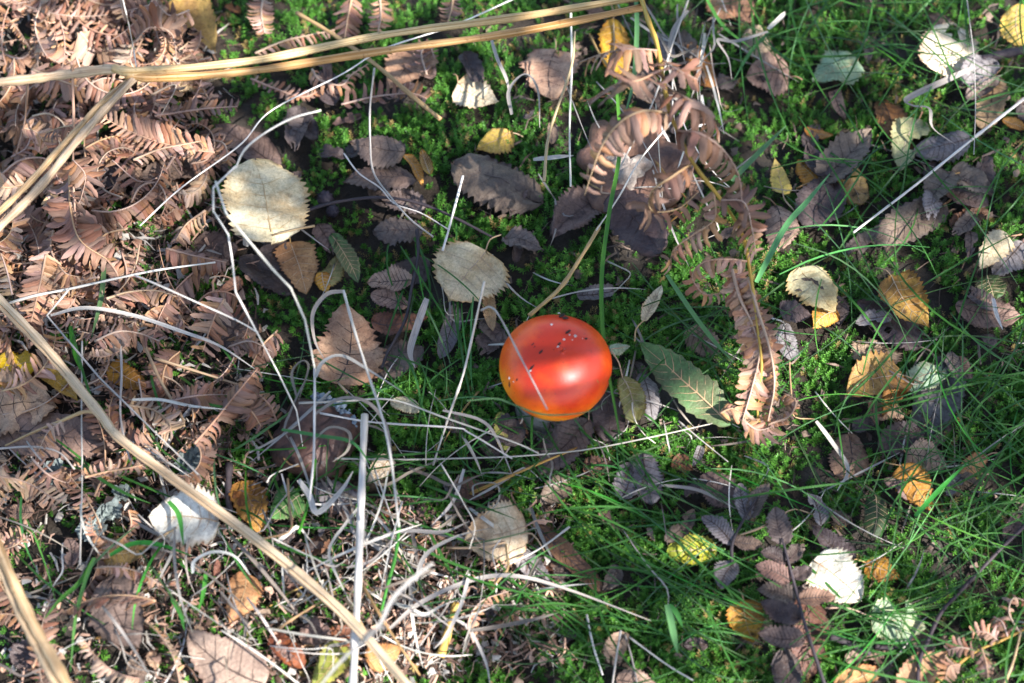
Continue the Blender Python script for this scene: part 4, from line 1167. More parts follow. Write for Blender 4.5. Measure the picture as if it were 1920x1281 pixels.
def heap_fill(count, box, dens, LG, G1):
    k = 0
    while k < count:
        x, y = random.uniform(box[0], box[2]), random.uniform(box[1], box[3])
        if random.random() > dens(x, y): continue
        path = rand_arc(x, y, random.uniform(110, 230), random.uniform(0, 6.28), random.choice((-1, 1)) * random.uniform(.3, 4.2), 6)
        h0 = random.uniform(.008, .032)
        pinna([(a, b_, h0 + random.uniform(-.004, .006)) for a, b_ in path], random.uniform(24, 44), random.randint(15, 23), label=LG, group=G1,
              sides=random.choice(((1, 1), (1, .6), (.4, 1))), droop=random.uniform(-.4, 1.6), roll=random.uniform(-.7, .7), w=4)
        k += 1
def heap_d(x, y):
    if x < 330 and y < 520: return 1.0
    edge = 405 if 260 < y < 520 else 430
    v = max(0, min(1, (edge - x) / 130))
    if y > 520: v *= .75
    if 640 < y < 840 and x < 240: v *= .35
    if y > 880: v *= .45
    return v
heap_fill(84, (-60, -60, 480, 560), heap_d, "small matted bracken piece in the heap under the forked tan stalk", "matted bracken under the forked stalk")
heap_fill(38, (-60, 520, 500, 1240), heap_d, "small loose bracken piece around the diagonal tan stalk", "loose bracken round the diagonal stalk")

# ------------------------------------------------------------------ straws, twigs and single blades that can be picked out
ST_ = [
 ("straw", [(684, 778), (677, 950), (670, 1130), (661, 1300)], 27, "straw", "thick white straw standing out of the dry grass", dict(h=.045, taper=1.05, nodes=2, sides=9)),
 ("straw", [(908, 528, .075), (886, 630, .06), (868, 704, .05), (842, 780, .035), (812, 872, .012)], 9, "straw", "grey-tan straw leaning left of the red mushroom cap", dict(taper=.9, nodes=1)),
 ("straw", [(902, 582, .066), (920, 576, .072), (938, 596, .076), (975, 668, .08), (1026, 768, .082)], 9, "straw", "bent pale grass stem hanging over the red mushroom cap", dict(taper=.6)),
 ("straw", [(868, 330), (856, 376), (841, 432), (830, 470)], 10, "straw", "short white straw sticking up beside the large crumpled leaf", dict(h=.04, taper=.8)),
 ("straw", [(628, 860), (740, 862), (850, 860), (980, 855), (1100, 843), (1220, 820), (1345, 792)], 7, "straw", "long thin white straw passing just below the red mushroom", dict(h=.022, taper=.7)),
 ("twig", [(508, 428), (560, 402), (610, 384), (680, 372), (740, 372), (800, 386), (860, 412), (925, 446)], 7, "dark_twig", "dark curved twig from the big cream leaf to the crumpled leaf", dict(h=.026, taper=.7)),
 ("straw", [(1930, 178), (1850, 240), (1780, 296), (1700, 360), (1600, 436)], 11, "straw", "long tan straw slanting over dark leaves and grass", dict(h=.03, taper=.7, nodes=2)),
 ("grass_stalk", [(1812, -8), (1818, 40), (1826, 110), (1829, 200), (1826, 290)], 6, "straw", "upright thin grass stem beside the notched cream leaf", dict(h=.04)),
 ("twig", [(1838, 112), (1880, 102), (1930, 92)], 16, "dark_twig", "short purple-brown twig below the golden yellow leaf", dict(h=.014, taper=1.1)),
 ("root", [(1930, 978), (1870, 1036), (1800, 1110), (1764, 1150), (1738, 1206), (1724, 1240), (1720, 1295)], 7, "dark_twig", "thin black root curving past the torn pale green leaf", dict(h=.022, taper=1.2)),
 ("straw", [(972, -6), (850, 48), (720, 92), (640, 140), (508, 208), (450, 272), (340, 352), (262, 424)], 6, "straw", "very long thin straw crossing under the double stalk", dict(h=.04, taper=.9)),
 ("straw", [(556, 24), (620, 62), (700, 118), (770, 178), (826, 224)], 8, "ochre_stem", "ochre straw with pale broken end pointing at bright moss", dict(h=.028, taper=1.1)),
 ("straw", [(702, 128), (694, 200), (694, 260), (700, 322), (730, 366), (768, 410), (812, 444)], 8, "straw", "bent white straw lying over grey-brown serrated leaves", dict(h=.034)),
 ("straw", [(645, 288), (672, 324), (712, 352), (740, 382), (790, 400), (840, 430)], 6, "straw", "forked white straw next to the bent white straw", dict(h=.032)),
 ("straw", [(-10, 578), (60, 556), (130, 542), (220, 522), (300, 506), (404, 492)], 11, "straw", "grey-white grass stem lying across the fern shreds", dict(h=.04, taper=.6)),
 ("straw", [(130, 542), (88, 592), (188, 710), (300, 820), (372, 890)], 8, "straw", "sharply bent white grass stem crossing the diagonal stalk", dict(h=.045, kinked=True)),
 ("straw", [(154, 640), (153, 780), (154, 900), (150, 1060)], 7, "straw", "upright thin straw left of the large cream-white leaf", dict(h=.035)),
 ("straw", [(225, 618), (228, 700), (226, 780), (240, 850), (250, 870)], 10, "dry_blade", "grey upright straw left of the dusty yellow leaf", dict(h=.035)),
 ("straw", [(268, 640), (300, 712), (340, 780), (345, 800)], 7, "ochre_stem", "short light brown stem inside the fern shreds", dict(h=.03)),
 ("straw", [(290, 672), (380, 700), (480, 732)], 6, "ochre_stem", "thin ochre stem running toward the toothed orange-tan leaf", dict(h=.024)),
 ("straw", [(1020, 340), (1030, 250), (1070, 130), (1078, 60)], 6, "ochre_stem", "slim brown grass stem left of the hanging fern", dict(h=.05)),
 ("straw", [(1070, 20), (1072, 120), (1068, 240), (1070, 350)], 9, "straw", "greenish white grass stem left of the hanging fern", dict(h=.045)),
 ("straw", [(1292, -4), (1262, 80), (1225, 190), (1180, 280), (1150, 340)], 8, "straw", "white straw behind the hanging fern frond", dict(h=.04)),
 ("straw", [(1258, 230), (1200, 300), (1160, 370), (1118, 432)], 7, "straw", "pale straw lying on the old brown mushroom", dict(h=.046)),
 ("straw", [(1124, 425), (1092, 478), (1050, 540), (992, 592)], 7, "ochre_stem", "brown grass stem ending at the red mushroom's upper left", dict(h=.03, taper=1.2)),
 ("straw", [(430, 870), (428, 930), (432, 960)], 14, "dark_twig", "stubby dark twig beside the diagonal tan stalk", dict(h=.012)),
 ("twig", [(1556, 1194), (1590, 1206), (1632, 1226)], 13, "dark_twig", "short grey-black twig lying in the sunny moss", dict(h=.016)),
 ("twig", [(1640, 1212), (1672, 1216), (1700, 1212)], 11, "dark_twig", "stub of grey twig end to end with the sunny twig", dict(h=.014)),
 ("dead_stalk", [(782, 430), (784, 480), (772, 540), (760, 600), (728, 660), (716, 690)], 7, "dark_twig", "dark upright stem passing the mauve-pink leaves", dict(h=.024)),
 ("straw", [(1164, 1182), (1156, 1230), (1146, 1300)], 9, "straw", "short pale straw standing before a tan leaf piece", dict(h=.022)),
 ("straw", [(1100, 1152), (1112, 1210), (1130, 1266)], 9, "straw", "cracked pale straw beside the bare soil", dict(h=.012)),
 ("straw", [(1172, 1190), (1186, 1240), (1198, 1300)], 9, "dry_blade", "grey short straw next to the pale one", dict(h=.012)),
 ("straw", [(1180, 1195), (1250, 1246), (1300, 1276)], 8, "straw", "thin straw pointing away from the short pale straws", dict(h=.012)),
 ("stick", [(856, 1130), (842, 1180), (826, 1232)], 15, "ochre_stem", "flat brown stick leaning under the pale grass blade", dict(h=.014, taper=1.1)),
 ("straw", [(1068, 988), (1010, 1030), (950, 1060)], 8, "straw", "white straw beside the creamy tan birch leaf stalk", dict(h=.02)),
 ("straw", [(500, 905), (512, 890), (560, 870)], 7, "straw", "stub of white straw by the dark shrivelled mushroom", dict(h=.03)),
 ("straw", [(590, 690), (590, 760), (588, 860), (580, 940)], 10, "straw", "whitish upright stem in front of the dark shrivelled mushroom", dict(h=.06)),
 ("straw", [(644, 545), (662, 610), (690, 700), (716, 780), (734, 868), (748, 988)], 11, "straw", "long grey-white stem passing the toothed orange-tan leaf", dict(h=.07)),
 ("straw", [(748, 985), (742, 1040), (726, 1100), (714, 1150)], 8, "bright_blade", "green lower stem joined below the long grey-white one", dict(h=.03)),
 ("straw", [(590, 862), (586, 900), (576, 950), (560, 1000)], 8, "bright_blade", "green stem base in front of the dark shrivelled mushroom", dict(h=.04)),
 ("grass_stalk", [(602, 207, .12), (548, 222, .12), (496, 250, .118), (458, 282, .115), (442, 316, .11)], 9, "straw", "blurred pale arching stem tip above the big cream leaf", dict(taper=1.2)),
 ("grass_stalk", [(404, 340, .115), (424, 400, .115), (470, 456, .112), (512, 506, .11), (545, 540, .105), (572, 600, .095), (590, 690, .08)], 12, "straw", "blurred tall grey-white stem in front of the big cream leaf", dict(kinked=True, taper=.9)),
 ("grass_stalk", [(442, 312, .115), (400, 352, .115), (400, 396, .11), (428, 440, .105), (436, 490, .10), (442, 548, .095), (480, 620, .085), (522, 700, .07), (556, 770, .05), (570, 850, .02)], 10, "straw", "blurred forked grey stem beside the neat rusty fern comb", dict(kinked=True)),
 ("grass_stalk", [(252, 516, .08), (300, 536, .082), (380, 572, .082), (446, 602, .08), (484, 624, .078)], 10, "straw", "blurred whitish stem slanting over fern shreds", dict()),
 ("straw", [(560, 756), (650, 752), (735, 750), (830, 782), (960, 828), (1010, 850)], 8, "straw", "white straw line above the dark shrivelled mushroom", dict(h=.036)),
 ("straw", [(600, 775), (700, 792), (850, 802), (880, 812), (960, 860)], 8, "straw", "second white straw just under the straw line", dict(h=.032)),
 ("straw", [(-10, 842), (60, 838), (110, 848), (140, 880)], 9, "dry_blade", "pale grass blade at the border of the reddish brown leaf", dict(h=.03)),
]
for nm, pts, w, mat, lab, kw in ST_:
    stem_obj(nm, pts, w, mat, lab, {"twig": "twig", "root": "root", "stick": "stick"}.get(nm, "straw"), **kw)

BL = [
 # pts, width, mat, label, kw
 ([(1828, 126), (1775, 150), (1700, 186), (1712, 200), (1742, 205), (1748, 240), (1792, 272)], 20, "dry_blade", "grey ribbon blade folding down from the upright grass stem", dict(h=.03, roll=.5)),
 ([(1192, -5), (1194, 60), (1188, 150), (1172, 215)], 12, "bright_blade", "wide green blade behind the hanging fern's upper stem", dict(h=.03)),
 ([(1155, 150), (1162, 280), (1142, 400), (1128, 520), (1132, 640), (1152, 760), (1172, 870)], 11, "bright_blade", "long green blade running past the red mushroom's right side", dict(h=.05)),
 ([(1250, 516), (1300, 590), (1340, 642), (1378, 682)], 13, "bright_blade", "blue-green blade above the large green leaf", dict(h=.035)),
 ([(1418, 530), (1470, 430), (1512, 380), (1556, 326)], 15, "bright_blade", "broad green blade right of the hanging fern", dict(h=.035)),
 ([(1372, 340), (1420, 290), (1474, 236)], 14, "bright_blade", "green blade crossing behind the hanging fern", dict(h=.03)),
 ([(1322, -6), (1356, 50), (1408, 90)], 10, "bright_blade", "slim green blade at the brown leaves by the moss edge", dict(h=.025)),
 ([(1442, 60), (1406, 100), (1376, 150)], 9, "bright_blade", "short green blade near pinkish brown serrated leaf", dict(h=.02)),
 ([(1250, 1134), (1258, 1166), (1264, 1196), (1270, 1224)], 18, "bright_blade", "broken bright green blade stub in the grass", dict(h=.035, tip=.2)),
 ([(1254, 1134), (1268, 1150), (1280, 1176)], 14, "bright_blade", "folded end of the broken bright green blade", dict(h=.032)),
 ([(1716, 968), (1760, 920), (1816, 866)], 12, "bright_blade", "wide green blade across the spotted orange leaf", dict(h=.035)),
 ([(196, 498), (190, 560), (172, 632)], 13, "green_blade", "dark green blade between fern shreds", dict(h=.03)),
 ([(132, 612), (140, 660), (150, 694)], 12, "bright_blade", "short green blade near the pale yellow folded leaf", dict(h=.03)),
 ([(528, 806), (600, 818), (660, 830), (696, 872)], 10, "bright_blade", "arched green blade above the dark shrivelled mushroom", dict(h=.05)),
 ([(316, 940), (336, 968), (344, 1022)], 13, "bright_blade", "green blade lying on the large cream-white leaf", dict(h=.040)),
 ([(206, 1042), (250, 1020), (300, 1022), (358, 1042)], 13, "bright_blade", "arched green blade over the golden brown leaf", dict(h=.03)),
 ([(176, 1048), (150, 1092), (112, 1126), (84, 1160)], 12, "bright_blade", "green blade beside the thin upright straw", dict(h=.03)),
 ([(178, 1046), (160, 1090), (142, 1160), (132, 1260)], 10, "bright_blade", "long green blade left of the large veined brown leaf", dict(h=.034)),
 ([(386, 1074), (382, 1110), (372, 1148)], 11, "bright_blade", "short bright green blade by the sunlit moss gap", dict(h=.02)),
 ([(322, 1122), (338, 1150), (346, 1182)], 12, "bright_blade", "small blue-green blade near the pinkish tan leaf tip", dict(h=.02)),
 ([(875, 752), (930, 748), (960, 758), (1010, 776), (1060, 778), (1110, 770), (1138, 752)], 5, "green_blade", "thin green blade hugging the mushroom cap's lower edge", dict(h=.07)),
 ([(820, 752), (880, 745), (925, 748), (980, 764)], 5, "bright_blade", "yellowish green blade left of the mushroom's foot", dict(h=.03)),
 ([(800, 560), (782, 610), (768, 660), (778, 690)], 24, "dry_blade", "broad grey dry blade hanging from the white straw", dict(h=.03, roll=.4)),
 ([(95, 592), (160, 578), (250, 592), (340, 622), (410, 648), (478, 692)], 14, "dry_blade", "long grey ribbon blade lying on the fern shreds", dict(h=.042)),
 ([(248, 750), (300, 750), (360, 762), (424, 768)], 11, "straw", "white flat blade beside fern combs", dict(h=.042)),
 ([(646, 546), (612, 552), (586, 588), (590, 640), (612, 680)], 14, "old_blade", "grey curling blade looping by the toothed orange-tan leaf", dict(h=.06, roll=.6)),
 ([(592, 708), (606, 680), (640, 668), (690, 694), (756, 736)], 17, "dry_blade", "pale blade arching in front of the toothed orange-tan leaf", dict(h=.062, roll=.4)),
 ([(556, 742), (548, 700), (566, 678), (578, 690), (560, 750)], 12, "old_blade", "hooked grey blade left of the upright whitish stem", dict(h=.06, roll=.6)),
 ([(590, 778), (640, 748), (690, 756), (724, 800), (736, 870)], 15, "old_blade", "grey blade arched over the dark shrivelled mushroom", dict(h=.055, roll=.3)),
 ([(590, 824), (620, 802), (654, 812), (652, 844), (624, 866)], 12, "old_blade", "looped grey blade right on the dark shrivelled mushroom", dict(h=.05, roll=.4)),
 ([(812, 1056, .10), (770, 1090, .105), (736, 1124, .105), (706, 1180, .10), (640, 1240, .09), (590, 1300, .08)], 13, "dry_blade", "blurred whitish grass plume in front of the thick straw", dict(roll=.2, tip=.5)),
 ([(724, 1176, .10), (690, 1188, .10), (676, 1210, .095)], 12, "dry_blade", "small blurred grass plume beside the larger one", dict(tip=.5)),
 ([(560, 900), (580, 930), (596, 962), (640, 920), (662, 884)], 20, "dry_blade", "sharply folded grey blade left of the thick straw", dict(h=.05)),
 ([(700, 1012), (760, 996), (830, 998), (880, 978)], 14, "dry_blade", "grey blade pointing at the creamy tan birch leaf", dict(h=.03)),
 ([(780, 1090), (800, 1040), (860, 1006), (922, 990)], 16, "dry_blade", "wavy grey blade reaching onto the creamy tan birch leaf", dict(h=.034, twist=.8)),
 ([(730, 1180), (790, 1130), (880, 1090), (960, 1080), (1060, 1104), (1220, 1164)], 15, "dry_blade", "very long grey blade arching through the green tuft", dict(h=.028)),
 ([(880, 1076), (866, 1130), (838, 1190), (815, 1216)], 12, "straw", "white flat blade leaning on the flat brown stick", dict(h=.03)),
 ([(850, 1160), (880, 1180), (910, 1240), (920, 1290)], 10, "dry_blade", "grey bent blade on the bare soil", dict(h=.02)),
 ([(650, 545 + 520), (700, 1050), (746, 1000)], 10, "dry_blade", "kinked grey blade below the long grey-white stem", dict(h=.03)),
 ([(870, 880), (850, 940), (810, 985)], 12, "dry_blade", "brownish dry blade left of the rusty ringed leaf", dict(h=.024)),
 ([(888, 930), (890, 910), (930, 908), (934, 940), (905, 970)], 8, "dry_blade", "dry grass loop around the rusty red-brown leaf", dict(h=.024, roll=.5)),
 ([(362, 1075), (366, 1052), (400, 1036), (440, 1044), (468, 1078)], 14, "straw", "white curling blade above the orange-tan leaf", dict(h=.04, roll=.4)),
 ([(960, 215), (955, 170), (985, 140), (1008, 170), (1012, 240)], 14, "dry_blade", "grey blade looping beside the broad pinkish brown leaf", dict(h=.035, roll=.5)),
 ([(920, 70), (932, 110), (950, 150), (956, 186)], 12, "dry_blade", "grey blade hanging near the hooked cream leaf", dict(h=.03)),
 ([(1290, 20), (1262, 60), (1255, 120), (1268, 170)], 15, "dry_blade", "broad grey blade folded over behind the hanging fern", dict(h=.035)),
 ([(1440, 60), (1380, 78), (1345, 76), (1365, 110), (1372, 150)], 12, "dry_blade", "grey blade bent like a hook near the pale tan leaf", dict(h=.035, twist=.6)),
 ([(1000, 300), (1040, 296), (1075, 292)], 18, "dry_blade", "flat grey blade end touching the old brown mushroom", dict(h=.032)),
 ([(1530, 790), (1560, 830), (1590, 880), (1570, 920)], 15, "dry_blade", "arching grey blade beside the shaded brown leaf", dict(h=.025)),
 ([(1862, 560), (1868, 590), (1880, 618)], 14, "straw", "stubby cream blade end over the long dull brown leaf", dict(h=.03)),
 ([(1240, 910), (1310, 920), (1380, 954)], 12, "dry_blade", "tapered grey blade between the rowan leaf and grey leaf", dict(h=.02)),
 ([(830, 770), (900, 788), (930, 820), (960, 890)], 11, "dry_blade", "bent grey blade below the leaning straw", dict(h=.03)),
 ([(1440, 55), (1465, 32), (1472, 22)], 16, "straw", "pale short blade end among green grass by the brown leaf", dict(h=.03)),
]
for pts, w, mat, lab, kw in BL:
    blade_obj("green_grass" if "green" in mat or "bright" in mat else "dry_grass", pts, w, mat, lab, **kw)
# strand lying on the cap
CAPSTRAND = []
for px_, py_ in ((982, 603), (1010, 608), (1040, 622), (1075, 648), (1105, 682), (1122, 718)):
    best = None
    for hh in np.linspace(.09, .03, 120):
        q = P(px_, py_, hh) - capC
        if (math.hypot(q.x, q.y) / RC) ** 2.1 + (max(q.z, 0) / (.76 * RC)) ** 1.95 <= 1.03: best = hh; break
    CAPSTRAND.append((px_, py_, min(best or .05, .0595) + .0006))
stem_obj("grass_strand", CAPSTRAND, 2.6, "ochre_stem",
         "hair-thin yellow strand stretched over the mushroom cap", "strand", taper=.5)

# ------------------------------------------------------------------ loose dry grass
def dry_scatter(count, cx, cy_, rx, ry, amean, aspread, label, group, hmax=.035, wr=(6, 14), lr=(90, 240)):
    for _ in range(count):
        x, y = random.gauss(cx, rx), random.gauss(cy_, ry)
        if not (-60 < x < 1980 and -60 < y < 1350): continue
        a = random.gauss(amean, aspread)
        path = rand_arc(x, y, random.uniform(*lr), a, random.choice((-1, 1)) * abs(random.gauss(0, .38)), 5)
        if random.random() < .35:                       # snapped blades: one sharp bend
            cut = random.choice((2, 3)); da = random.choice((-1, 1)) * random.uniform(.5, 1.6)
            ox, oy = path[cut]
            path = path[:cut] + [(ox, oy)] + [(ox + (qx - ox) * math.cos(da) - (qy - oy) * math.sin(da), oy + (qx - ox) * math.sin(da) + (qy - oy) * math.cos(da)) for qx, qy in path[cut + 1:]]
        h0 = random.uniform(.008, hmax)
        W = [(px, py, max(.004, h0 + random.uniform(-.006, .006) + (-.006 if i in (0, 4) else .002))) for i, (px, py) in enumerate(path)]
        if random.random() < .35:
            stem_obj("dry_grass", W, random.uniform(4, 7), random.choice(("straw", "dry_blade", "straw", "ochre_stem")), label, "grass blade", group=group, taper=.6, n=14, sides=5)
        else:
            blade_obj("dry_grass", W, random.uniform(*wr), random.choice(("dry_blade", "dry_blade", "straw", "old_blade", "old_blade")), label, group=group, twist=random.uniform(-1.2, 1.2), roll=random.uniform(-.6, .6), n=12)
dry_scatter(72, 600, 1090, 150, 120, 1.2, .8, "pale dry grass blade in the tangle round the thick white straw", "dry grass round the thick straw", .045)
dry_scatter(48, 800, 1030, 130, 120, .2, .9, "pale dry grass blade beside the creamy tan birch leaf", "dry grass by the creamy leaf", .03)
dry_scatter(40, 240, 1080, 150, 130, 1.0, .9, "sunlit dry grass blade near the large veined brown leaf", "dry grass by the veined brown leaf", .035, (5, 10), (70, 180))
dry_scatter(12, 620, 800, 110, 90, .8, .9, "dry grass blade round the dark shrivelled mushroom", "dry grass round the dark mushroom", .035)
dry_scatter(22, 940, 560, 150, 130, 1.3, .9, "thin dry grass blade by the wide cream leaf", "dry grass by the wide cream leaf", .02, (5, 9), (70, 170))
dry_scatter(34, 1270, 230, 80, 120, 1.2, .5, "grey dry grass blade behind the hanging fern", "dry grass behind the hanging fern", .035, (6, 11), (90, 230))
dry_scatter(26, 1300, 800, 160, 130, .5, .8, "thin dry grass blade below the large green leaf", "dry grass below the green leaf", .018, (4, 8), (60, 160))
dry_scatter(26, 1720, 850, 160, 250, -.5, .9, "thin dry grass blade among green grass and orange leaves", "dry grass among the green grass", .02, (4, 8), (80, 200))

# ------------------------------------------------------------------ fine green grass
REST = []
def green_scatter(where, count, cx, cy_, rx, ry, angs, hmax=.03, lr=(140, 340), wr=(2.6, 4.8), bright=.22, single=.5):
    for _ in range(count):
        x, y = cx + random.uniform(-1, 1) * rx, cy_ + random.uniform(-1, 1) * ry
        a = random.choice(angs) + random.gauss(0, .28)
        path = rand_arc(x, y, random.uniform(*lr), a, random.gauss(0, .55), 5)
        h0 = random.uniform(.010, hmax)
        W = [(px, py, max(.004, h0 + (-.008 if i == 0 else 0) + .004 * math.sin(i * .8))) for i, (px, py) in enumerate(path)]
        w = random.uniform(*wr)
        mat = "bright_blade" if random.random() < bright else "green_blade"
        if random.random() < single:
            blade_obj("green_grass", W, w, mat, ("bright" if mat[0] == "b" else "dark") + " green thin grass blade " + where, group="green grass " + where, twist=random.uniform(-.8, .8), roll=random.uniform(-.7, .7), n=11)
        else:
            C_ = catmull(hp(W, .01), 10)
            REST.append(blade_geo(C_, w * mpp(Vector(C_[5])), random.uniform(-.8, .8), random.uniform(-.7, .7)))
ANY = [-1.0, -.6, -.3, .1, .5, .9, 1.5]
green_scatter("among the dark leaves and straws right of the fern", 170, 1730, 640, 230, 640, ANY)
green_scatter("around the spotted orange leaf and black root", 90, 1820, 980, 130, 320, ANY)
green_scatter("in the tuft below the red mushroom", 110, 1240, 1060, 230, 170, [.45, .6, .75, .3, -.3], .022)
green_scatter("between the green leaf and hanging fern", 40, 1370, 640, 110, 130, [-.7, .6, -.2, .9], .02)
green_scatter("around the slate leaf under the red mushroom", 40, 1050, 850, 170, 60, [.3, -.2, .6, 1.2], .016, (90, 220))
green_scatter("around the pale mint green leaf", 50, 1600, 60, 250, 100, ANY, .03)
green_scatter("left of the red mushroom", 26, 820, 640, 80, 140, [1.4, 1.6, 1.2], .03, (140, 260), (3, 5), .5)
green_scatter("around the dark shrivelled mushroom", 24, 690, 800, 180, 130, [.2, -.4, .5, -.8], .03, (120, 260), (3, 5), .5)
green_scatter("over the fern shreds and sunlit litter", 26, 300, 900, 240, 260, [1.2, .5, -.5, .9], .035, (120, 240), (4, 7), .6)
green_scatter("beside the thick white straw", 34, 780, 1000, 220, 160, [-.5, .6, 1.2, .2], .03, (120, 260), (3, 6), .4)
green_scatter("in the sunny moss by the torn green leaf", 16, 1600, 1185, 70, 40, [-.2, .1, .3], .02, (60, 150), (3, 5), .9)
v, f, u = merge(REST)
tag(link("fine_grass", make_mesh("fine_grass", v, f, MATS["green_blade"], uvs=u)), "mass of fine green grass woven between the leaves", "grass", kind="stuff")

# ------------------------------------------------------------------ litter scraps
SG = "small scraps of dead leaf in the litter"
def scraps(count, cx, cy_, rx, ry, mats, label, group, h=.006, sz=(26, 56)):
    for _ in range(count):
        x, y = cx + random.uniform(-1, 1) * rx, cy_ + random.uniform(-1, 1) * ry
        a = random.uniform(0, 6.28); L = random.uniform(*sz)
        hh = h + random.uniform(-.002, .005)
        r = leaf_at(P(x, y, hh), P(x + math.cos(a) * L, y + math.sin(a) * L, hh), L * random.uniform(.45, .85) * mpp(P(x, y, 0)), random.choice(mats), random.choice(("oval", "birch", "lance")),
                    cup=random.uniform(.3, 1.2), bend=random.uniform(-.8, .8), roll=random.uniform(-20, 20), wrinkle=.25, teeth=7, pet=False, name="leaf_scrap", veins=L > 40, torn=random.choice((None, "tip", "half", "side")), h=hh)
        tag(r, label, "leaf", group)
scraps(60, 1450, 640, 560, 680, ["purple", "greybrown", "rust", "brown", "greybrown"], "small dark dead leaf scrap sunk between moss cushions", "dark leaf scraps in the moss")
scraps(46, 1420, 560, 540, 560, ["purple", "greybrown", "brown", "greybrown", "grey"], "medium dark dead leaf lying curled in the moss and grass", "curled dark leaves in the moss", .012, (48, 84))
scraps(14, 760, 300, 240, 200, ["greybrown", "brown", "purple"], "curled dark leaf among the serrated leaves below the double stalk", "dark leaves below the double stalk", .012, (50, 80))
scraps(52, 300, 1060, 360, 260, ["brown", "pinktan", "tan", "rust", "greybrown", "pinktan"], "small brown leaf scrap strewn in the sunlit dry litter", "brown leaf scraps in the dry litter", .010)
scraps(24, 800, 1000, 220, 200, ["brown", "greybrown", "grey", "rust"], "small dull leaf scrap beneath the pale dry grass", "dull leaf scraps beneath the dry grass", .006)
scraps(24, 250, 420, 260, 420, ["brown", "pinktan", "rust"], "small brown leaf scrap under the tangled fern heap", "brown leaf scraps under the ferns", .008)

# ------------------------------------------------------------------ crumbs of old stems and leaves that nobody could count
def crumbs(count, boxes, mat, label, name):
    parts = []
    for _ in range(count):
        cx, cy_, rx, ry = random.choice(boxes)
        x, y = cx + random.uniform(-1, 1) * rx, cy_ + random.uniform(-1, 1) * ry
        a, L = random.uniform(0, 6.28), random.uniform(8, 46)
        h0 = random.uniform(.0, .010)
        p0, p1 = P(x, y, h0), P(x + math.cos(a) * L, y + math.sin(a) * L, max(0, h0 + random.uniform(-.004, .004)))
        k = mpp(p0)
        mid = (p0 + p1) / 2 + Vector((random.gauss(0, .0012), random.gauss(0, .0012), .001))
        parts.append(blade_geo(np.array([p0, mid, p1]), random.uniform(2, 10) * k * (2.0 if L < 20 else .6), random.uniform(-2, 2), random.uniform(-1.2, 1.2), random.uniform(-.6, .6), .5))
    v, f, u = merge(parts)
    tag(link(name, make_mesh(name, v, f, MATS[mat], uvs=u)), label, "litter", kind="stuff")
BX = [(200, 1080, 320, 280), (560, 1130, 300, 200), (200, 700, 300, 260), (160, 300, 260, 330), (860, 1100, 200, 150)]
crumbs(3200, BX, "brown", "crumbled brown leaf litter under the ferns and dry grass", "brown_litter")
crumbs(2200, BX, "fern", "crumbled bracken litter under the ferns and dry grass", "bracken_litter")
crumbs(2200, BX, "dry_blade", "broken bits of grey straw under the ferns and dry grass", "straw_litter")
crumbs(900, [(1450, 640, 560, 680)], "greybrown", "dark crumbled leaf bits between the moss cushions", "dark_litter")

# ------------------------------------------------------------------ lichen in the sunny litter
def lichen(px, py, s, label):
    c = P(px, py, .012); k = mpp(c)
    root = empty("lichen", c); tag(root, label, "lichen")
    for j in range(9):
        V, F = [], []
        a0 = j * .7 + random.uniform(-.2, .2)
        r0 = s * k * random.uniform(.35, .6)
        ctr = Vector((math.cos(a0), math.sin(a0), 0)) * s * k * random.uniform(.1, .55) + Vector((0, 0, random.uniform(0, .004)))
        for i in range(5):
            for q in range(16):
                a = 2 * math.pi * q / 16
                rr = r0 * i / 4 * (1 + .25 * math.sin(5 * a + j) * i / 4)
                V.append(ctr + Vector((rr * math.cos(a), rr * math.sin(a), .0018 * (i / 4) ** 2 * math.sin(4 * a + j) + .002 * (i / 4) ** 2)))
        for i in range(4):
            for q in range(16):
                a, b_ = i * 16 + q, i * 16 + (q + 1) % 16
                F.append((a, a + 16, b_ + 16, b_))
        link("lobe", make_mesh("lobe", V, F, MATS["lichen"]), root)
for px, py, s, lab in ((105, 888, 30, "frilly pale lichen beside the fern near the reddish brown leaf"), (176, 995, 30, "grey-green frilly lichen left of the golden brown leaf"), (205, 965, 28, "pale lichen clump left of the large cream-white leaf"),
                       (360, 868, 34, "grey lichen below the diagonal tan stalk"), (232, 930, 18, "small lichen tuft by the thin upright straw")):
    lichen(px, py, s, lab)

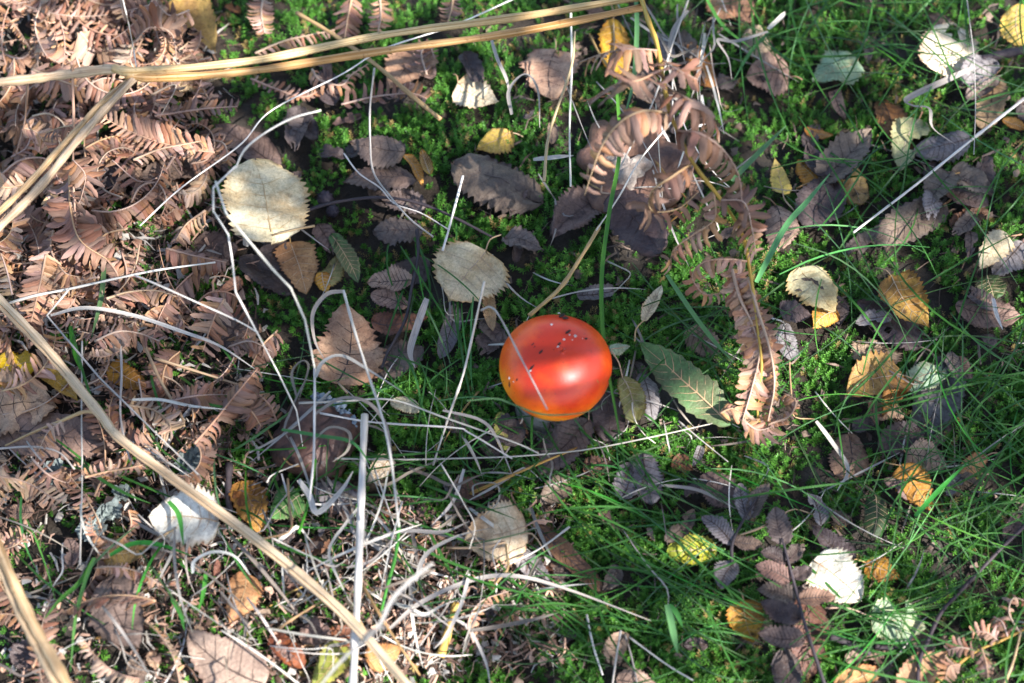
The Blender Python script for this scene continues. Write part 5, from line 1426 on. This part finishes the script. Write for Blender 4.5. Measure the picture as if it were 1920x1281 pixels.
# ------------------------------------------------------------------ moss
m, n, l, b = nt("moss")
at = n.new("ShaderNodeAttribute"); at.attribute_name = "tint"
rr = ramp(n, [(0, (.042, .115, .018)), (.5, (.085, .235, .030)), (.85, (.15, .35, .048)), (.96, (.24, .34, .07)), (1, (.28, .20, .07))]); l.new(at.outputs["Fac"], rr.inputs[0])
finish(m, n, l, b, rr.outputs[0], None, .25, .45)
MATS["moss"] = m
def build_moss():
    N0 = 62000
    px = rng.uniform(-140, 2060, N0); py = rng.uniform(-140, 1420, N0)
    dens = np.full(N0, .92)
    def blob(cx, cy_, rx, ry, val):
        nonlocal dens
        q = ((px - cx) / rx) ** 2 + ((py - cy_) / ry) ** 2
        w = np.clip(1.35 - q, 0, 1)
        dens = dens * (1 - w) + val * w
    blob(120, 250, 330, 420, .12); blob(120, 700, 330, 300, .12); blob(150, 1120, 360, 330, .10); blob(560, 1160, 330, 230, .22)
    blob(980, 1225, 110, 60, .25); blob(420, 780, 160, 200, .35); blob(800, 960, 150, 120, .5); blob(1770, 980, 200, 220, .6)
    blob(430, 545, 60, 40, .95); blob(480, 860, 45, 60, .9); blob(390, 250, 40, 60, .5)
    # world positions
    a, b_ = (px - 960) * K, -(py - 640.5) * K
    dx, dy, dz = a, ST + b_ * CT, -CT + b_ * ST
    z = np.zeros(N0)
    for _ in range(5):
        t = (z - CAM.z) / dz
        x, y = CAM.x + dx * t, CAM.y + dy * t
        z = gz(x, y)
    cl = np.sin(x * 61 + 2 * np.sin(y * 37)) * np.sin(y * 67 + 2 * np.sin(x * 43 + 1))     # cushions and gaps
    keep = (rng.random(N0) < dens * np.clip(.78 + .75 * cl, .05, 1))
    cap = np.full(N0, .016)
    for (cx, cyy, ax, ay, L, W, zz) in FOOT:
        nn = math.hypot(ax, ay) or 1
        ux, uy = ax / nn, ay / nn
        u = (x - cx) * ux + (y - cyy) * uy; v = -(x - cx) * uy + (y - cyy) * ux
        inside = (u / (L * .95)) ** 2 + (v / (W * .95)) ** 2 < 1
        keep &= ~(inside & (rng.random(N0) < .9))
        cap = np.where(inside, np.minimum(cap, .004), cap)
    x, y, z, cl, cap = x[keep], y[keep], z[keep], cl[keep], cap[keep]
    big = np.ones(len(x))
    rx, ry = rng.uniform(-1.15, 1.15, 26000), rng.uniform(-.95, 1.25, 26000)
    rz = gz(rx, ry)
    dpt = (rx - CAM.x) * 0 + (ry - CAM.y) * ST - (rz - CAM.z) * CT
    qx = (rx - CAM.x) / dpt / K + 960
    qy = 640.5 - ((ry - CAM.y) * CT + (rz - CAM.z) * ST) / dpt / K
    out = ~((qx > -140) & (qx < 2060) & (qy > -140) & (qy < 1420))
    rx, ry, rz = rx[out], ry[out], rz[out]
    x, y, z = np.concatenate([x, rx]), np.concatenate([y, ry]), np.concatenate([z, rz])
    cl = np.concatenate([cl, np.sin(rx * 61) * np.sin(ry * 67)]); cap = np.concatenate([cap, np.full(len(rx), .03)]); big = np.concatenate([big, np.full(len(rx), 2.0)])
    N = len(x)
    ln = rng.uniform(.006, .0125, N) * (1 + .40 * cl)
    ln = np.minimum(ln, cap) * big
    th = rng.uniform(0, 2 * np.pi, N); lean = np.abs(rng.normal(.55, .30, N))
    dr = np.stack([np.cos(th) * np.sin(lean), np.sin(th) * np.sin(lean), np.cos(lean)], -1)
    e1 = np.cross(dr, np.array([.3, .1, .95])); e1 /= np.linalg.norm(e1, axis=1)[:, None] + 1e-9
    e2 = np.cross(dr, e1)
    KL = 22
    base = np.stack([x, y, z - .001], -1)
    V = np.empty((N, KL, 4, 3), np.float32)
    for k in range(KL):
        t = .15 + .85 * (k + .5) / KL
        az = k * 2.399 + th
        op = np.radians(82 - 45 * t) + rng.normal(0, .12, N)
        rad = e1 * np.cos(az)[:, None] + e2 * np.sin(az)[:, None]
        tan = -e1 * np.sin(az)[:, None] + e2 * np.cos(az)[:, None]
        ld = dr * np.cos(op)[:, None] + rad * np.sin(op)[:, None]
        L = (.0030 - .0012 * t) * rng.uniform(.8, 1.2, N) * big
        W = (.00042 * (1.25 - .4 * t) * big)[:, None]
        p0 = base + dr * (ln * t)[:, None] + dr * .0  # on the stem
        V[:, k, 0] = p0
        V[:, k, 1] = p0 + ld * (L * .45)[:, None] + tan * W
        V[:, k, 2] = p0 + ld * L[:, None] - dr * (L * .12)[:, None]
        V[:, k, 3] = p0 + ld * (L * .45)[:, None] - tan * W
    V = V.reshape(-1, 3)
    nq = N * KL
    me = bpy.data.meshes.new("moss")
    me.vertices.add(nq * 4); me.vertices.foreach_set("co", V.ravel())
    me.loops.add(nq * 4); me.loops.foreach_set("vertex_index", np.arange(nq * 4, dtype=np.int32))
    me.polygons.add(nq); me.polygons.foreach_set("loop_start", np.arange(0, nq * 4, 4, dtype=np.int32))
    me.update(calc_edges=True)
    patch = .5 + .5 * np.sin(x * 14 + 1) * np.sin(y * 17 + 2)
    tint = np.clip(rng.normal(.42, .20, N) + .25 * (patch - .5), 0, 1)
    tint = np.where(rng.random(N) < .05 + .10 * (np.sin(x * 29 + 4) * np.sin(y * 23) > .55), 1.0, tint)
    at = me.attributes.new("tint", 'FLOAT', 'POINT')
    at.data.foreach_set("value", np.repeat(tint, KL * 4).astype(np.float32))
    me.materials.append(MATS["moss"])
    tag(link("moss", me), "feathery bright green moss carpeting the forest floor", "moss", kind="stuff")
    print("moss sprigs", N)
build_moss()
